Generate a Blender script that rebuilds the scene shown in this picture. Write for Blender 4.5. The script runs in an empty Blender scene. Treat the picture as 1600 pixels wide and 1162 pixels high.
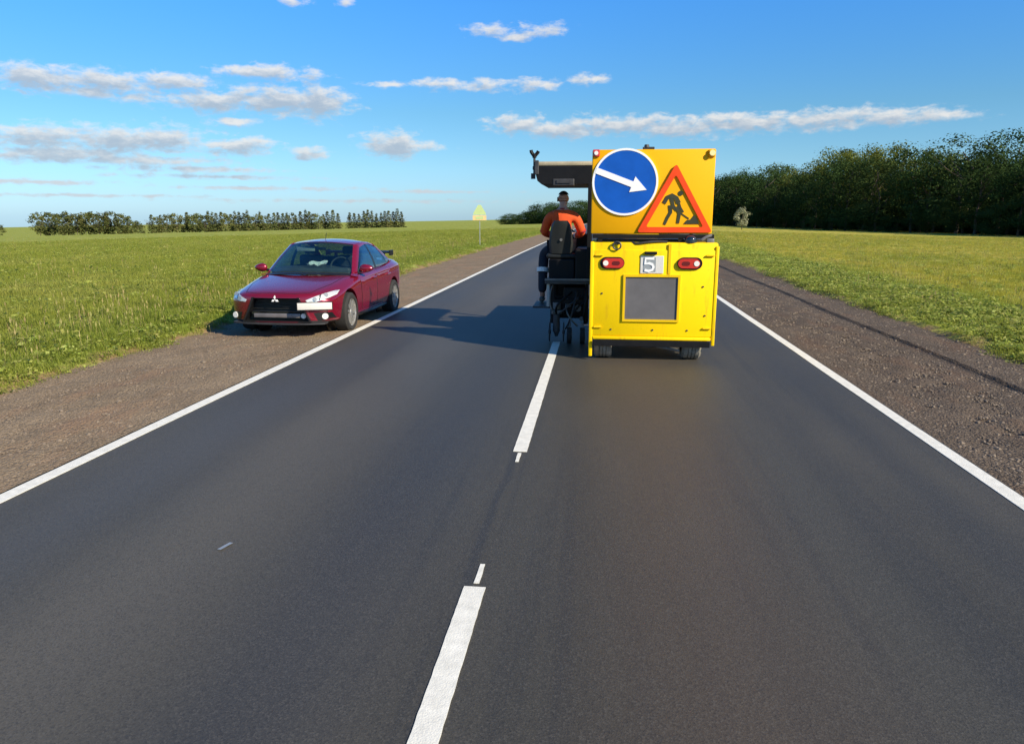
import bpy, bmesh, math, random
import numpy as np
from mathutils import Vector, Matrix
from mathutils.bvhtree import BVHTree
from mathutils import noise as mnoise

scene = bpy.context.scene
COL = scene.collection
R = math.radians
random.seed(7)
rng = np.random.default_rng(7)

# ------------------------------------------------------------------ camera
cam_d = bpy.data.cameras.new('camera')
cam = bpy.data.objects.new('camera', cam_d)
COL.objects.link(cam)
cam_d.sensor_width = 36.0
cam_d.sensor_fit = 'HORIZONTAL'
cam_d.lens = 36.0 * 1160 / 1600
cam_d.clip_start = 0.1
cam_d.clip_end = 9000
cam.location = (0, 0, 1.9)
cam.rotation_euler = (R(90 - 11.831), 0, R(6.498))
scene.camera = cam

# ------------------------------------------------------------------ light and exposure
SUN_EL, SUN_AZ = 31.0, math.degrees(math.atan2(0.84, -0.54))   # azimuth clockwise from +Y
SKY_STRENGTH, SUN_STRENGTH, EXPOSURE = 0.079, 5.0, 0.47
sd = bpy.data.lights.new('sun', 'SUN')
sd.energy = SUN_STRENGTH
sd.angle = R(0.53)
sd.color = (1.0, 0.88, 0.67)
sun = bpy.data.objects.new('sun', sd)
COL.objects.link(sun)
_e, _a = R(SUN_EL), R(SUN_AZ)
SUN_DIR = Vector((math.sin(_a) * math.cos(_e), math.cos(_a) * math.cos(_e), math.sin(_e)))
sun.rotation_euler = SUN_DIR.to_track_quat('Z', 'Y').to_euler()
scene.view_settings.view_transform = 'Standard'
scene.view_settings.look = 'None'
scene.view_settings.gamma = 1.0
scene.view_settings.use_curve_mapping = False
scene.view_settings.exposure = EXPOSURE
scene.render.engine = 'CYCLES'
scene.cycles.max_bounces = 6
scene.cycles.transparent_max_bounces = 12


class NT:
    """small wrapper for building node trees"""
    def __init__(self, tree):
        self.t = tree

    def n(self, typ, **kw):
        nd = self.t.nodes.new(typ)
        for k, v in kw.items():
            setattr(nd, k, v)
        return nd

    def link(self, a, b):
        self.t.links.new(a, b)

    def put(self, sock, v):
        if hasattr(v, 'is_output'):
            self.link(v, sock)
        else:
            sock.default_value = v

    def math(self, op, a, b=None, c=None, clamp=False):
        nd = self.n('ShaderNodeMath', operation=op, use_clamp=clamp)
        self.put(nd.inputs[0], a)
        if b is not None:
            self.put(nd.inputs[1], b)
        if c is not None:
            self.put(nd.inputs[2], c)
        return nd.outputs[0]

    def vmath(self, op, a, b=None):
        nd = self.n('ShaderNodeVectorMath', operation=op)
        self.put(nd.inputs[0], a)
        if b is not None:
            self.put(nd.inputs[1], b)
        return nd.outputs['Value'] if op in ('LENGTH', 'DOT_PRODUCT') else nd.outputs['Vector']

    def mix(self, f, a, b, blend='MIX'):
        nd = self.n('ShaderNodeMix', data_type='RGBA', blend_type=blend)
        self.put(nd.inputs['Factor'], f)
        self.put(nd.inputs['A'], a)
        self.put(nd.inputs['B'], b)
        return next(o for o in nd.outputs if o.type == 'RGBA')

    def ramp(self, f, stops):
        nd = self.n('ShaderNodeValToRGB')
        els = nd.color_ramp.elements
        while len(els) < len(stops):
            els.new(0.5)
        for e, (p, c) in zip(els, stops):
            e.position = p
            e.color = c if len(c) == 4 else (*c, 1)
        self.put(nd.inputs[0], f)
        return nd.outputs[0]

    def smooth(self, v, lo, hi):
        nd = self.n('ShaderNodeMapRange', interpolation_type='SMOOTHSTEP')
        self.put(nd.inputs['Value'], v)
        nd.inputs['From Min'].default_value = lo
        nd.inputs['From Max'].default_value = hi
        return nd.outputs['Result']

    def noise(self, vec, scale, detail=4, rough=0.55, dist=0.0):
        nd = self.n('ShaderNodeTexNoise')
        self.put(nd.inputs['Vector'], vec)
        nd.inputs['Scale'].default_value = scale
        nd.inputs['Detail'].default_value = detail
        nd.inputs['Roughness'].default_value = rough
        nd.inputs['Distortion'].default_value = dist
        return nd.outputs['Fac']

    def comb(self, x, y, z):
        nd = self.n('ShaderNodeCombineXYZ')
        for s, v in zip(nd.inputs, (x, y, z)):
            self.put(s, v)
        return nd.outputs[0]


# ------------------------------------------------------------------ sky with clouds (world)
world = bpy.data.worlds.new('World')
scene.world = world
world.use_nodes = True


def build_world():
    world.node_tree.nodes.clear()
    g = bpy.data.node_groups.new('cloud_density', 'ShaderNodeTree')
    for nm in ('az', 'el'):
        g.interface.new_socket(nm, in_out='INPUT', socket_type='NodeSocketFloat')
    g.interface.new_socket('density', in_out='OUTPUT', socket_type='NodeSocketFloat')
    G = NT(g)
    gi = G.n('NodeGroupInput')
    go = G.n('NodeGroupOutput')
    az, el = gi.outputs['az'], gi.outputs['el']
    # banks of cloud: azimuth (deg), elevation (deg), half width, half height, weight
    banks = [
        (-37.54, 8.38, 2.77, 0.82, 1), (-33.83, 8.57, 2.77, 0.68, 1), (-29.84, 8.77, 2.73, 0.53, 0.95), (-35.53, 7.76, 3.48, 0.34, 0.85), (-23.44, 9.71, 3.27, 0.5, 1), (-31.68, 7.55, 1.84, 0.39, 0.8),
        (-27.54, 7.58, 3.28, 0.72, 1), (-23.34, 7.86, 3.44, 0.93, 1.05), (-20.3, 7.88, 2.11, 1.03, 1), (-26.32, 6.36, 1.32, 0.32, 0.9), (-37.94, 4.85, 3.36, 0.77, 1), (-33.63, 4.94, 3.65, 0.76, 1),
        (-30.55, 5.07, 2.96, 0.82, 1.05), (-26.1, 4.8, 2.92, 0.61, 1), (-37.0, 3.92, 4.64, 0.61, 0.95), (-33.0, 3.67, 6.74, 0.36, 0.9), (-29.11, 3.19, 5.3, 0.28, 0.85), (-21.15, 4.4, 1.32, 0.44, 0.95),
        (-15.34, 5.12, 1.95, 0.89, 1.15), (-13.34, 5.06, 1.97, 0.35, 0.8), (-15.3, 9.22, 1.92, 0.23, 0.75), (-11.62, 9.25, 2.44, 0.38, 0.9), (-8.37, 9.24, 2.21, 0.43, 0.9), (-4.87, 9.32, 1.96, 0.43, 0.9),
        (-0.92, 9.63, 1.35, 0.38, 0.9), (-7.88, 12.88, 1.69, 0.45, 0.85), (-4.43, 12.88, 1.93, 0.45, 0.85), (-6.27, 12.36, 1.21, 0.32, 0.8), (-5.79, 6.57, 2.23, 0.64, 0.95), (-2.72, 6.2, 3.68, 0.59, 1),
        (1.01, 6.52, 4.81, 0.63, 1), (5.6, 6.21, 4.2, 0.63, 1), (10.01, 6.39, 4.44, 0.66, 1), (15.04, 6.49, 4.56, 0.64, 0.95), (19.74, 6.42, 3.47, 0.53, 0.9), (22.68, 6.33, 1.85, 0.34, 0.8),
        (-38.24, 2.15, 4.56, 0.17, 0.85), (-27.92, 2.7, 5.39, 0.19, 0.8), (-36.2, 1.35, 7.29, 0.13, 0.8), (-11.77, 1.78, 4.52, 0.15, 0.8), (-17.9, 1.11, 9.95, 0.15, 0.7), (-25.02, 1.96, 7.03, 0.15, 0.7),
        (-21.67, 14.2, 0.9, 0.34, 0.75), (-18.21, 14.36, 0.65, 0.34, 0.75),
    ]
    cur = None
    p = G.comb(az, el, 0.0)
    warp = G.noise(G.vmath('MULTIPLY', p, (0.5, 1.1, 1.0)), 0.9, 3, .6)
    wx = G.math('MULTIPLY', G.math('SUBTRACT', warp, .5), 1.0)
    pw = G.comb(G.math('ADD', az, wx), el, 0.0)
    for (a, e, w, h, k) in banks:
        d = G.vmath('LENGTH', G.vmath('MULTIPLY', G.vmath('SUBTRACT', pw, (a, e, 0)), (1 / w, 1 / h, 0)))
        v = G.math('MULTIPLY', G.math('SUBTRACT', 1.62, d), k)
        if cur is None:
            cur = v
        else:
            nd = G.n('ShaderNodeMath', operation='SMOOTH_MAX')
            G.link(cur, nd.inputs[0]); G.link(v, nd.inputs[1]); nd.inputs[2].default_value = .25
            cur = nd.outputs[0]
    n1 = G.noise(G.vmath('MULTIPLY', p, (.42, .95, 1)), 1.9, 7, .62, .25)
    n2 = G.noise(G.vmath('MULTIPLY', p, (.25, 1.6, 1)), .5, 4, .55)
    dens = G.math('ADD', cur, G.math('MULTIPLY', G.math('SUBTRACT', n1, .51), 2.9))
    dens = G.math('ADD', dens, G.math('MULTIPLY', G.math('SUBTRACT', n2, .5), 1.0))
    dens = G.math('SUBTRACT', dens, .30)
    G.link(dens, go.inputs['density'])

    W = NT(world.node_tree)
    tc = W.n('ShaderNodeTexCoord')
    sx = W.n('ShaderNodeSeparateXYZ')
    W.link(tc.outputs['Generated'], sx.inputs[0])
    azr = W.math('MULTIPLY', W.math('ARCTAN2', sx.outputs[0], sx.outputs[1]), 180 / math.pi)
    eld = W.math('MULTIPLY', W.math('ARCSINE', sx.outputs[2]), 180 / math.pi)
    # the same run of cloud banks carries on round the sky
    azm = W.math('SUBTRACT', W.math('PINGPONG', W.math('ADD', azr, 45.0), 90.0), 45.0)

    def dens_at(de, da):
        nd = W.n('ShaderNodeGroup')
        nd.node_tree = g
        W.put(nd.inputs['az'], W.math('ADD', azm, da))
        W.put(nd.inputs['el'], W.math('ADD', eld, de))
        return nd.outputs[0]
    d0, d1 = dens_at(0, 0), dens_at(.45, .22)
    cover = W.smooth(d0, -.1, 1.05)
    lit = W.math('SUBTRACT', 1.0, W.smooth(d1, -.35, 1.25), clamp=True)
    lit = W.math('MULTIPLY', lit, W.math('ADD', .35, W.math('MULTIPLY', W.smooth(eld, 1.0, 6.0), .65)))
    ccol = W.mix(lit, (4.0, 4.7, 5.6, 1), (8.1, 7.9, 7.6, 1))
    sky = W.n('ShaderNodeTexSky', sky_type='NISHITA')
    sky.sun_disc = False
    sky.sun_elevation = R(SUN_EL)
    sky.sun_rotation = R(SUN_AZ)
    sky.altitude = 200
    sky.air_density = 1.0
    sky.dust_density = 0.25
    sky.ozone_density = 3.0
    gm = W.n('ShaderNodeGamma')
    gm.inputs[1].default_value = 1.0
    W.link(sky.outputs[0], gm.inputs[0])
    hs = W.n('ShaderNodeHueSaturation')
    hs.inputs['Saturation'].default_value = 1.3
    hs.inputs['Value'].default_value = 1.0
    W.link(gm.outputs[0], hs.inputs['Color'])
    cover = W.math('MULTIPLY', cover, W.smooth(eld, -.2, 1.2))
    # air colour by height: pale cyan at the skyline, clear blue above
    f = W.math('DIVIDE', eld, 90.0, clamp=True)
    k = .5
    tint = W.ramp(f, [(0.0, (.56 * k, .88 * k, 1.62 * k)), (.011, (.62 * k, .90 * k, 1.47 * k)), (.045, (.74 * k, 1.0 * k, 1.25 * k)), (.081, (.84 * k, 1.09 * k, 1.20 * k)),
                      (.16, (1.0 * k, 1.42 * k, 1.75 * k)), (.5, (.9 * k, 1.2 * k, 1.45 * k)), (1.0, (.9 * k, 1.15 * k, 1.35 * k))])
    skyc = W.vmath('MULTIPLY', W.vmath('MULTIPLY', hs.outputs[0], tint), (2, 2, 2))
    colr = W.mix(W.math('MULTIPLY', cover, .88), skyc, ccol)
    bg = W.n('ShaderNodeBackground')
    bg.inputs['Strength'].default_value = SKY_STRENGTH
    W.link(colr, bg.inputs['Color'])
    out = W.n('ShaderNodeOutputWorld')
    W.link(bg.outputs[0], out.inputs['Surface'])


build_world()

# ------------------------------------------------------------------ materials


def new_mat(name):
    m = bpy.data.materials.new(name)
    m.use_nodes = True
    m.node_tree.nodes.clear()
    t = NT(m.node_tree)
    out = t.n('ShaderNodeOutputMaterial')
    b = t.n('ShaderNodeBsdfPrincipled')
    t.link(b.outputs[0], out.inputs['Surface'])
    return m, t, b, out


def mat(name, c, rough=.5, metal=0.0, var=.12, scale=6.0, coat=0.0, bump=0.0, bscale=60, c2=None, spec=None):
    m, t, b, out = new_mat(name)
    tc = t.n('ShaderNodeTexCoord').outputs['Object']
    nz = t.noise(tc, scale, 5, .6)
    lo = tuple(x * (1 - var) for x in c) if c2 is None else c2
    hi = tuple(min(1, x * (1 + var)) for x in c)
    t.link(t.ramp(nz, [(.3, lo), (.7, hi)]), b.inputs['Base Color'])
    t.link(t.math('ADD', rough - .06, t.math('MULTIPLY', nz, .12)), b.inputs['Roughness'])
    b.inputs['Metallic'].default_value = metal
    b.inputs['Coat Weight'].default_value = coat
    b.inputs['Coat Roughness'].default_value = .04
    if spec is not None:
        b.inputs['Specular IOR Level'].default_value = spec
    if bump:
        bp = t.n('ShaderNodeBump')
        bp.inputs['Strength'].default_value = bump
        bp.inputs['Distance'].default_value = .01
        t.link(t.noise(tc, bscale, 3), bp.inputs['Height'])
        t.link(bp.outputs[0], b.inputs['Normal'])
    return m


def grime_mat(name, c, dirt, rough=.4, coat=.2, amount=.5, scale=3.0):
    """painted sheet metal with streaks and specks of dirt"""
    m, t, b, out = new_mat(name)
    tc = t.n('ShaderNodeTexCoord').outputs['Object']
    n1 = t.noise(t.vmath('MULTIPLY', tc, (3.0, 3.0, .55)), scale, 6, .65)
    n2 = t.noise(tc, 26, 4, .7)
    f = t.math('MULTIPLY', t.smooth(n1, .52, .78), amount)
    f = t.math('ADD', f, t.math('MULTIPLY', t.smooth(n2, .66, .74), amount * .8), clamp=True)
    base = t.mix(t.noise(tc, 1.3, 3), tuple(x * .94 for x in c) + (1,), tuple(min(1, x * 1.04) for x in c) + (1,))
    t.link(t.mix(f, base, (*dirt, 1)), b.inputs['Base Color'])
    t.link(t.math('ADD', rough, t.math('MULTIPLY', f, .3)), b.inputs['Roughness'])
    b.inputs['Coat Weight'].default_value = coat
    b.inputs['Specular IOR Level'].default_value = .22
    return m


def glass_mat(name, tint, base=.05):
    m = bpy.data.materials.new(name)
    m.use_nodes = True
    m.node_tree.nodes.clear()
    t = NT(m.node_tree)
    out = t.n('ShaderNodeOutputMaterial')
    tr = t.n('ShaderNodeBsdfTransparent')
    tr.inputs[0].default_value = (*tint, 1)
    gl = t.n('ShaderNodeBsdfGlossy')
    gl.inputs['Roughness'].default_value = .02
    lw = t.n('ShaderNodeLayerWeight')
    lw.inputs[0].default_value = .5
    nz = t.noise(t.n('ShaderNodeTexCoord').outputs['Object'], 3.0)
    mx = t.n('ShaderNodeMixShader')
    fr = t.math('ADD', t.math('MULTIPLY', t.math('POWER', lw.outputs['Facing'], 4.0), .8), .035)
    t.link(t.math('ADD', fr, t.math('MULTIPLY', nz, base), clamp=True), mx.inputs[0])
    t.link(tr.outputs[0], mx.inputs[1])
    t.link(gl.outputs[0], mx.inputs[2])
    t.link(mx.outputs[0], out.inputs['Surface'])
    return m


def pos_node(t):
    return t.n('ShaderNodeNewGeometry').outputs['Position']


def asphalt_mat():
    m, t, b, out = new_mat('asphalt')
    p = pos_node(t)
    band = t.noise(t.vmath('MULTIPLY', p, (1.0, .035, 1)), 1.15, 4, .55)
    patch = t.noise(t.vmath('MULTIPLY', p, (.55, .16, 1)), .8, 4, .55)
    blue = t.noise(t.vmath('ADD', t.vmath('MULTIPLY', p, (.5, .12, 1)), (13.0, 3.0, 0)), .9, 3, .5)
    fine = t.noise(p, 170, 3, .75)
    mid = t.noise(p, 38, 4, .7)
    chip = t.n('ShaderNodeTexVoronoi')
    chip.inputs['Scale'].default_value = 120
    t.link(p, chip.inputs['Vector'])
    base = t.ramp(band, [(.28, (.031, .0285, .022)), (.72, (.064, .059, .046))])
    streak = t.noise(t.vmath('MULTIPLY', p, (1.0, .02, 1)), 6.5, 4, .6)
    base = t.mix(t.math('MULTIPLY', t.smooth(streak, .48, .70), .6), base, (.026, .026, .026, 1))
    base = t.mix(t.math('MULTIPLY', t.smooth(patch, .4, .68), .55), base, (.094, .083, .061, 1))
    
    # rolled wheel tracks along each lane, a painted reflection of the machine, and the joint between the two mats of asphalt
    sx = t.n('ShaderNodeSeparateXYZ')
    t.link(p, sx.inputs[0])
    wob = t.math('ADD', sx.outputs[0], t.math('MULTIPLY', t.math('SUBTRACT', t.noise(t.vmath('MULTIPLY', p, (0, .4, 0)), 1.0, 3), .5), .22))

    def lane_band(x, w):
        return t.math('SUBTRACT', 1.0, t.smooth(t.math('ABSOLUTE', t.math('SUBTRACT', wob, x)), w * .05, w * 1.15))
    soft = t.math('ADD', .6, t.math('MULTIPLY', t.smooth(blue, .35, .65), .4))
    base = t.mix(t.math('MULTIPLY', lane_band(-2.35, .75), t.math('MULTIPLY', soft, .75)), base, (.112, .100, .078, 1))
    base = t.mix(t.math('MULTIPLY', lane_band(-1.3, .65), t.math('MULTIPLY', soft, .8)), base, (.030, .033, .040, 1))
    base = t.mix(t.math('MULTIPLY', lane_band(-3.35, .5), t.math('MULTIPLY', soft, .6)), base, (.064, .065, .067, 1))
    base = t.mix(t.math('MULTIPLY', lane_band(.6, .8), t.math('MULTIPLY', soft, .5)), base, (.108, .072, .046, 1))  # brown band: the yellow machine's reflection painted into the road colour
    tr = t.math('MULTIPLY', lane_band(2.35, .22), .45)
    tr = t.math('ADD', tr, t.math('MULTIPLY', lane_band(1.75, .15), .22))
    tr = t.math('ADD', tr, t.math('MULTIPLY', lane_band(-2.0, .5), .2))
    tr = t.math('ADD', tr, t.math('MULTIPLY', lane_band(-.64, .045), .7), clamp=True)
    base = t.mix(tr, base, (.022, .024, .027, 1))
    base = t.mix(t.math('MULTIPLY', t.smooth(fine, .3, .75), .38), base, (.10, .092, .076, 1))
    sc = t.n('ShaderNodeSeparateColor')
    t.link(chip.outputs['Color'], sc.inputs[0])
    base = t.mix(t.math('MULTIPLY', t.smooth(sc.outputs[0], .55, 1.0), .26), base, (.135, .125, .108, 1))
    base = t.mix(t.math('MULTIPLY', t.smooth(sc.outputs[1], .5, 1.0), .32), base, (.016, .016, .017, 1))
    base = t.mix(t.math('MULTIPLY', t.smooth(mid, .55, .75), .3), base, (.020, .020, .021, 1))
    t.link(base, b.inputs['Base Color'])
    t.link(t.math('ADD', .5, t.math('MULTIPLY', patch, .18)), b.inputs['Roughness'])
    b.inputs['Specular IOR Level'].default_value = .32
    bp = t.n('ShaderNodeBump')
    bp.inputs['Strength'].default_value = .25
    bp.inputs['Distance'].default_value = .006
    t.link(t.math('ADD', fine, t.math('MULTIPLY', chip.outputs['Distance'], .8)), bp.inputs['Height'])
    t.link(bp.outputs[0], b.inputs['Normal'])
    return m


def gravel_mat(name, lo, hi, red, green=None):
    m, t, b, out = new_mat(name)
    p = pos_node(t)
    n1 = t.noise(p, 1.0, 5, .6)
    n2 = t.noise(t.vmath('MULTIPLY', p, (1, .25, 1)), 2.2, 4, .6)
    v = t.n('ShaderNodeTexVoronoi')
    v.inputs['Scale'].default_value = 75
    t.link(p, v.inputs['Vector'])
    v2 = t.n('ShaderNodeTexVoronoi')
    v2.inputs['Scale'].default_value = 34
    t.link(p, v2.inputs['Vector'])
    base = t.ramp(t.math('ADD', t.math('MULTIPLY', n1, .5), t.math('MULTIPLY', v.outputs['Color'], .5)), [(.2, lo), (.75, hi)])
    base = t.mix(t.math('MULTIPLY', t.smooth(n2, .48, .7), .55), base, (*red, 1))
    base = t.mix(t.math('MULTIPLY', t.smooth(v2.outputs['Color'], .75, 1.0), .2), base, tuple(min(1, x * 1.45) for x in hi) + (1,))
    t.link(base, b.inputs['Base Color'])
    b.inputs['Roughness'].default_value = .95
    b.inputs['Specular IOR Level'].default_value = .2
    bp = t.n('ShaderNodeBump')
    bp.inputs['Strength'].default_value = .8
    bp.inputs['Distance'].default_value = .016
    h = t.math('ADD', t.math('MULTIPLY', v2.outputs['Distance'], -1.0), t.math('MULTIPLY', t.noise(p, 7, 5, .65), 1.4))
    h = t.math('ADD', h, t.math('MULTIPLY', v.outputs['Distance'], -.5))
    t.link(h, bp.inputs['Height'])
    t.link(bp.outputs[0], b.inputs['Normal'])
    return m


def field_color(t, p, blade):
    """meadow colours by place: left field fresh green, right field ripening yellow, both with green verges"""
    sx = t.n('ShaderNodeSeparateXYZ')
    t.link(p, sx.inputs[0])
    x = sx.outputs[0]
    n1 = t.noise(t.vmath('MULTIPLY', p, (1, .6, 0)), .16, 5, .6)
    n2 = t.noise(t.vmath('MULTIPLY', p, (1, .5, 0)), .75, 4, .6)
    left = t.ramp(n1, [(.3, (.22, .265, .032)), (.5, (.33, .36, .055)), (.72, (.46, .435, .11))])
    right = t.ramp(n1, [(.3, (.30, .31, .034)), (.5, (.50, .43, .06)), (.72, (.58, .46, .11))])
    f = t.mix(t.smooth(x, -2, 2), left, right)
    f = t.mix(t.math('MULTIPLY', t.smooth(n2, .5, .66), .6), f, (.56, .50, .16, 1))
    n3 = t.noise(t.vmath('ADD', t.vmath('MULTIPLY', p, (.8, .45, 0)), (31, 7, 0)), 1.3, 4, .6)
    f = t.mix(t.math('MULTIPLY', t.smooth(n3, .50, .64), .7), f, (.15, .20, .028, 1))
    ng = t.math('ADD', x, t.math('MULTIPLY', t.math('SUBTRACT', n2, .5), 3.0))
    vr = t.math('MULTIPLY', t.smooth(ng, 4.0, 5.5), t.math('SUBTRACT', 1.0, t.smooth(ng, 8.0, 10.0)))
    f = t.mix(t.math('MULTIPLY', vr, .6), f, (.27, .36, .06, 1))
    vl = t.math('MULTIPLY', t.smooth(ng, -9.4, -7.8), t.math('SUBTRACT', 1.0, t.smooth(ng, -4.0, -3.0)))
    f = t.mix(t.math('MULTIPLY', vl, .55), f, (.19, .29, .035, 1))
    return f


def terrain_mat():
    m, t, b, out = new_mat('meadow_ground')
    p = pos_node(t)
    f = field_color(t, p, False)
    fine = t.noise(t.vmath('MULTIPLY', p, (1, .7, 1)), 3.5, 6, .72)
    f = t.mix(t.math('MULTIPLY', t.smooth(fine, .35, .7), .45), f, (.085, .12, .014, 1))
    sx = t.n('ShaderNodeSeparateXYZ')
    t.link(p, sx.inputs[0])
    edge = t.math('ADD', sx.outputs[0], t.math('MULTIPLY', t.math('SUBTRACT', t.noise(p, 1.4, 4, .6), .5), 1.3))
    soil = t.math('MULTIPLY', t.smooth(edge, -7.1, -6.7), t.math('SUBTRACT', 1.0, t.smooth(edge, 5.5, 5.95)))
    f = t.mix(soil, f, (.28, .185, .10, 1))
    t.link(f, b.inputs['Base Color'])
    b.inputs['Roughness'].default_value = 1.0
    b.inputs['Specular IOR Level'].default_value = .1
    bp = t.n('ShaderNodeBump')
    bp.inputs['Strength'].default_value = .8
    bp.inputs['Distance'].default_value = .12
    t.link(fine, bp.inputs['Height'])
    t.link(bp.outputs[0], b.inputs['Normal'])
    return m


def leafy(name, cols, rnd_scale=1.0, trans=.35, use_field=False):
    """thin leaf material: diffuse + light passing through, colour varies leaf by leaf"""
    m = bpy.data.materials.new(name)
    m.use_nodes = True
    m.node_tree.nodes.clear()
    t = NT(m.node_tree)
    out = t.n('ShaderNodeOutputMaterial')
    geo = t.n('ShaderNodeNewGeometry')
    oi = t.n('ShaderNodeObjectInfo')
    rnd = t.math('FRACT', t.math('ADD', geo.outputs['Random Per Island'], t.math('MULTIPLY', oi.outputs['Random'], 3.7)))
    c = t.ramp(rnd, [(i / max(1, len(cols) - 1), k) for i, k in enumerate(cols)])
    if use_field:
        c = t.mix(.62, c, field_color(t, geo.outputs['Position'], True))
    else:
        tone = t.math('ADD', .72, t.math('MULTIPLY', oi.outputs['Random'], .6))
        hs = t.n('ShaderNodeHueSaturation')
        t.link(c, hs.inputs['Color'])
        t.link(tone, hs.inputs['Value'])
        t.link(t.math('ADD', .485, t.math('MULTIPLY', t.math('FRACT', t.math('MULTIPLY', oi.outputs['Random'], 7.3)), .03)), hs.inputs['Hue'])
        c = hs.outputs[0]
    d = t.n('ShaderNodeBsdfDiffuse')
    t.link(c, d.inputs[0])
    tl = t.n('ShaderNodeBsdfTranslucent')
    t.link(c, tl.inputs[0])
    mx = t.n('ShaderNodeMixShader')
    mx.inputs[0].default_value = trans
    t.link(d.outputs[0], mx.inputs[1])
    t.link(tl.outputs[0], mx.inputs[2])
    t.link(mx.outputs[0], out.inputs['Surface'])
    return m


M = {}
M['asphalt'] = asphalt_mat()
M['paint_white'] = mat('road_paint', (.80, .78, .69), .7, var=.05, scale=14, bump=.3, bscale=120, c2=(.66, .645, .57), spec=.25)
M['shoulder'] = gravel_mat('shoulder_gravel', (.12, .085, .05), (.335, .25, .16), (.30, .18, .105))
M['shoulder_right'] = gravel_mat('shoulder_gravel_dark', (.052, .039, .028), (.16, .122, .088), (.145, .088, .055))
M['ground'] = terrain_mat()
M['grass'] = leafy('grass_blade', [(.22, .28, .035), (.36, .39, .07), (.52, .48, .15)], trans=.5, use_field=True)
M['straw'] = leafy('straw_stalk', [(.30, .24, .09), (.38, .31, .14), (.26, .25, .08)], trans=.25)
M['weed'] = leafy('weed_leaf', [(.24, .30, .05), (.36, .41, .09), (.50, .50, .16)], trans=.5)
M['leaf_dark'] = leafy('leaf_dark', [(.038, .066, .022), (.047, .078, .025), (.058, .092, .029)], trans=.25)
M['leaf_olive'] = leafy('leaf_olive', [(.105, .130, .027), (.14, .16, .033), (.175, .185, .040)], trans=.3)  # sun on the treetops is put into this lighter leaf colour
M['needle'] = leafy('needle', [(.022, .038, .016), (.034, .052, .02), (.044, .060, .02)], trans=.15)
M['leaf_far'] = leafy('leaf_far', [(.075, .10, .035), (.12, .135, .045), (.17, .16, .055)], trans=.25)
M['leaf_pale'] = leafy('leaf_pale', [(.34, .36, .23), (.43, .43, .28), (.29, .33, .18)], trans=.3)
M['bark'] = mat('bark', (.09, .07, .05), .9, var=.35, scale=4, bump=.6, bscale=12)
M['pebble'] = mat('pebble', (.19, .148, .108), .9, var=.45, scale=1.5)
M['yellow'] = grime_mat('yellow_paint', (.98, .655, .0), (.62, .33, .01), .55, .0, .75, 4.0)
M['yellow_plain'] = grime_mat('yellow_side_paint', (.82, .52, .004), (.3, .17, .03), .45, .2, .5)
M['sign_orange'] = grime_mat('sign_orange', (.90, .43, .0), (.80, .36, .0), .6, .0, .3, 1.2)
M['sign_blue'] = mat('sign_blue', (.004, .09, .45), .55, var=.10, scale=5, spec=.2)
M['sign_white'] = mat('sign_white', (.86, .86, .86), .45, var=.03)
M['sign_red'] = mat('sign_red', (.85, .07, .012), .5, var=.12, scale=5, spec=.2)
M['symbol'] = mat('symbol_dark', (.035, .035, .012), .5, var=.3)
M['black'] = mat('black_steel', (.006, .006, .007), .55, var=.3, scale=8, spec=.25)
M['dark'] = mat('dark_steel', (.035, .035, .038), .55, var=.35, scale=10)
M['grey'] = mat('grey_steel', (.17, .17, .17), .55, .3, var=.3, scale=9)
M['rubber'] = mat('rubber', (.022, .021, .020), .85, var=.3, scale=12, bump=.3)
M['rubber_dusty'] = mat('dusty_rubber', (.22, .205, .17), .95, var=.3, scale=14, bump=.3)
M['mesh_grey'] = mat('grille_grey', (.13, .125, .13), .6, .2, var=.15, scale=4)
M['lamp_red'] = mat('lamp_red', (.55, .03, .02), .2, coat=.6)
M['lamp_dark'] = mat('lamp_dark_red', (.14, .008, .008), .25, coat=.5)
M['lamp_white'] = mat('lamp_white', (.85, .83, .78), .25, coat=.6, var=.04)
M['lamp_yellow'] = mat('lamp_yellow', (.9, .8, .35), .25, coat=.5, var=.04)
M['beige'] = mat('canopy_beige', (.45, .38, .25), .6, var=.15)
M['dome'] = mat('dome_blue', (.010, .024, .04), .15, coat=.7)
M['seat'] = mat('seat_vinyl', (.012, .014, .014), .55, var=.2)
M['skin'] = mat('skin', (.50, .28, .21), .55, var=.06)
M['hair'] = mat('hair', (.03, .022, .018), .7)
M['orange'] = mat('orange_cloth', (.70, .085, .012), .8, var=.15, scale=9, bump=.4, bscale=14)
M['crimson'] = mat('crimson_cloth', (.34, .012, .018), .8, var=.2, scale=9, bump=.4, bscale=14)
M['navy'] = mat('navy_cloth', (.012, .016, .028), .85, var=.25, scale=9, bump=.4, bscale=14)
M['rust_cloth'] = mat('rust_cloth', (.14, .03, .016), .85, var=.25)
M['band'] = mat('reflective_band', (.80, .78, .74), .5, var=.05)
M['shoe'] = mat('shoe', (.12, .105, .09), .8)
M['car_paint'] = mat('car_paint', (.235, .006, .024), .26, .35, var=.04, coat=1.0)
M['car_black'] = mat('car_black', (.010, .010, .011), .35, var=.2)
M['car_trim'] = mat('car_trim', (.03, .03, .032), .6, var=.2)
M['interior'] = mat('interior', (.07, .072, .074), .8, var=.2)
M['interior_light'] = mat('headliner', (.32, .33, .31), .9, var=.1)
M['chrome'] = mat('chrome', (.75, .75, .76), .12, 1.0, var=.03)
M['alloy'] = mat('alloy', (.62, .61, .58), .32, .75, var=.06)
M['intercooler'] = mat('intercooler', (.22, .20, .20), .5, .4, var=.2)
M['car_mesh'] = mat('car_grille', (.018, .026, .022), .6, var=.3, scale=20)
M['glass'] = glass_mat('windscreen_glass', (.74, .86, .84), .10)
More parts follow.
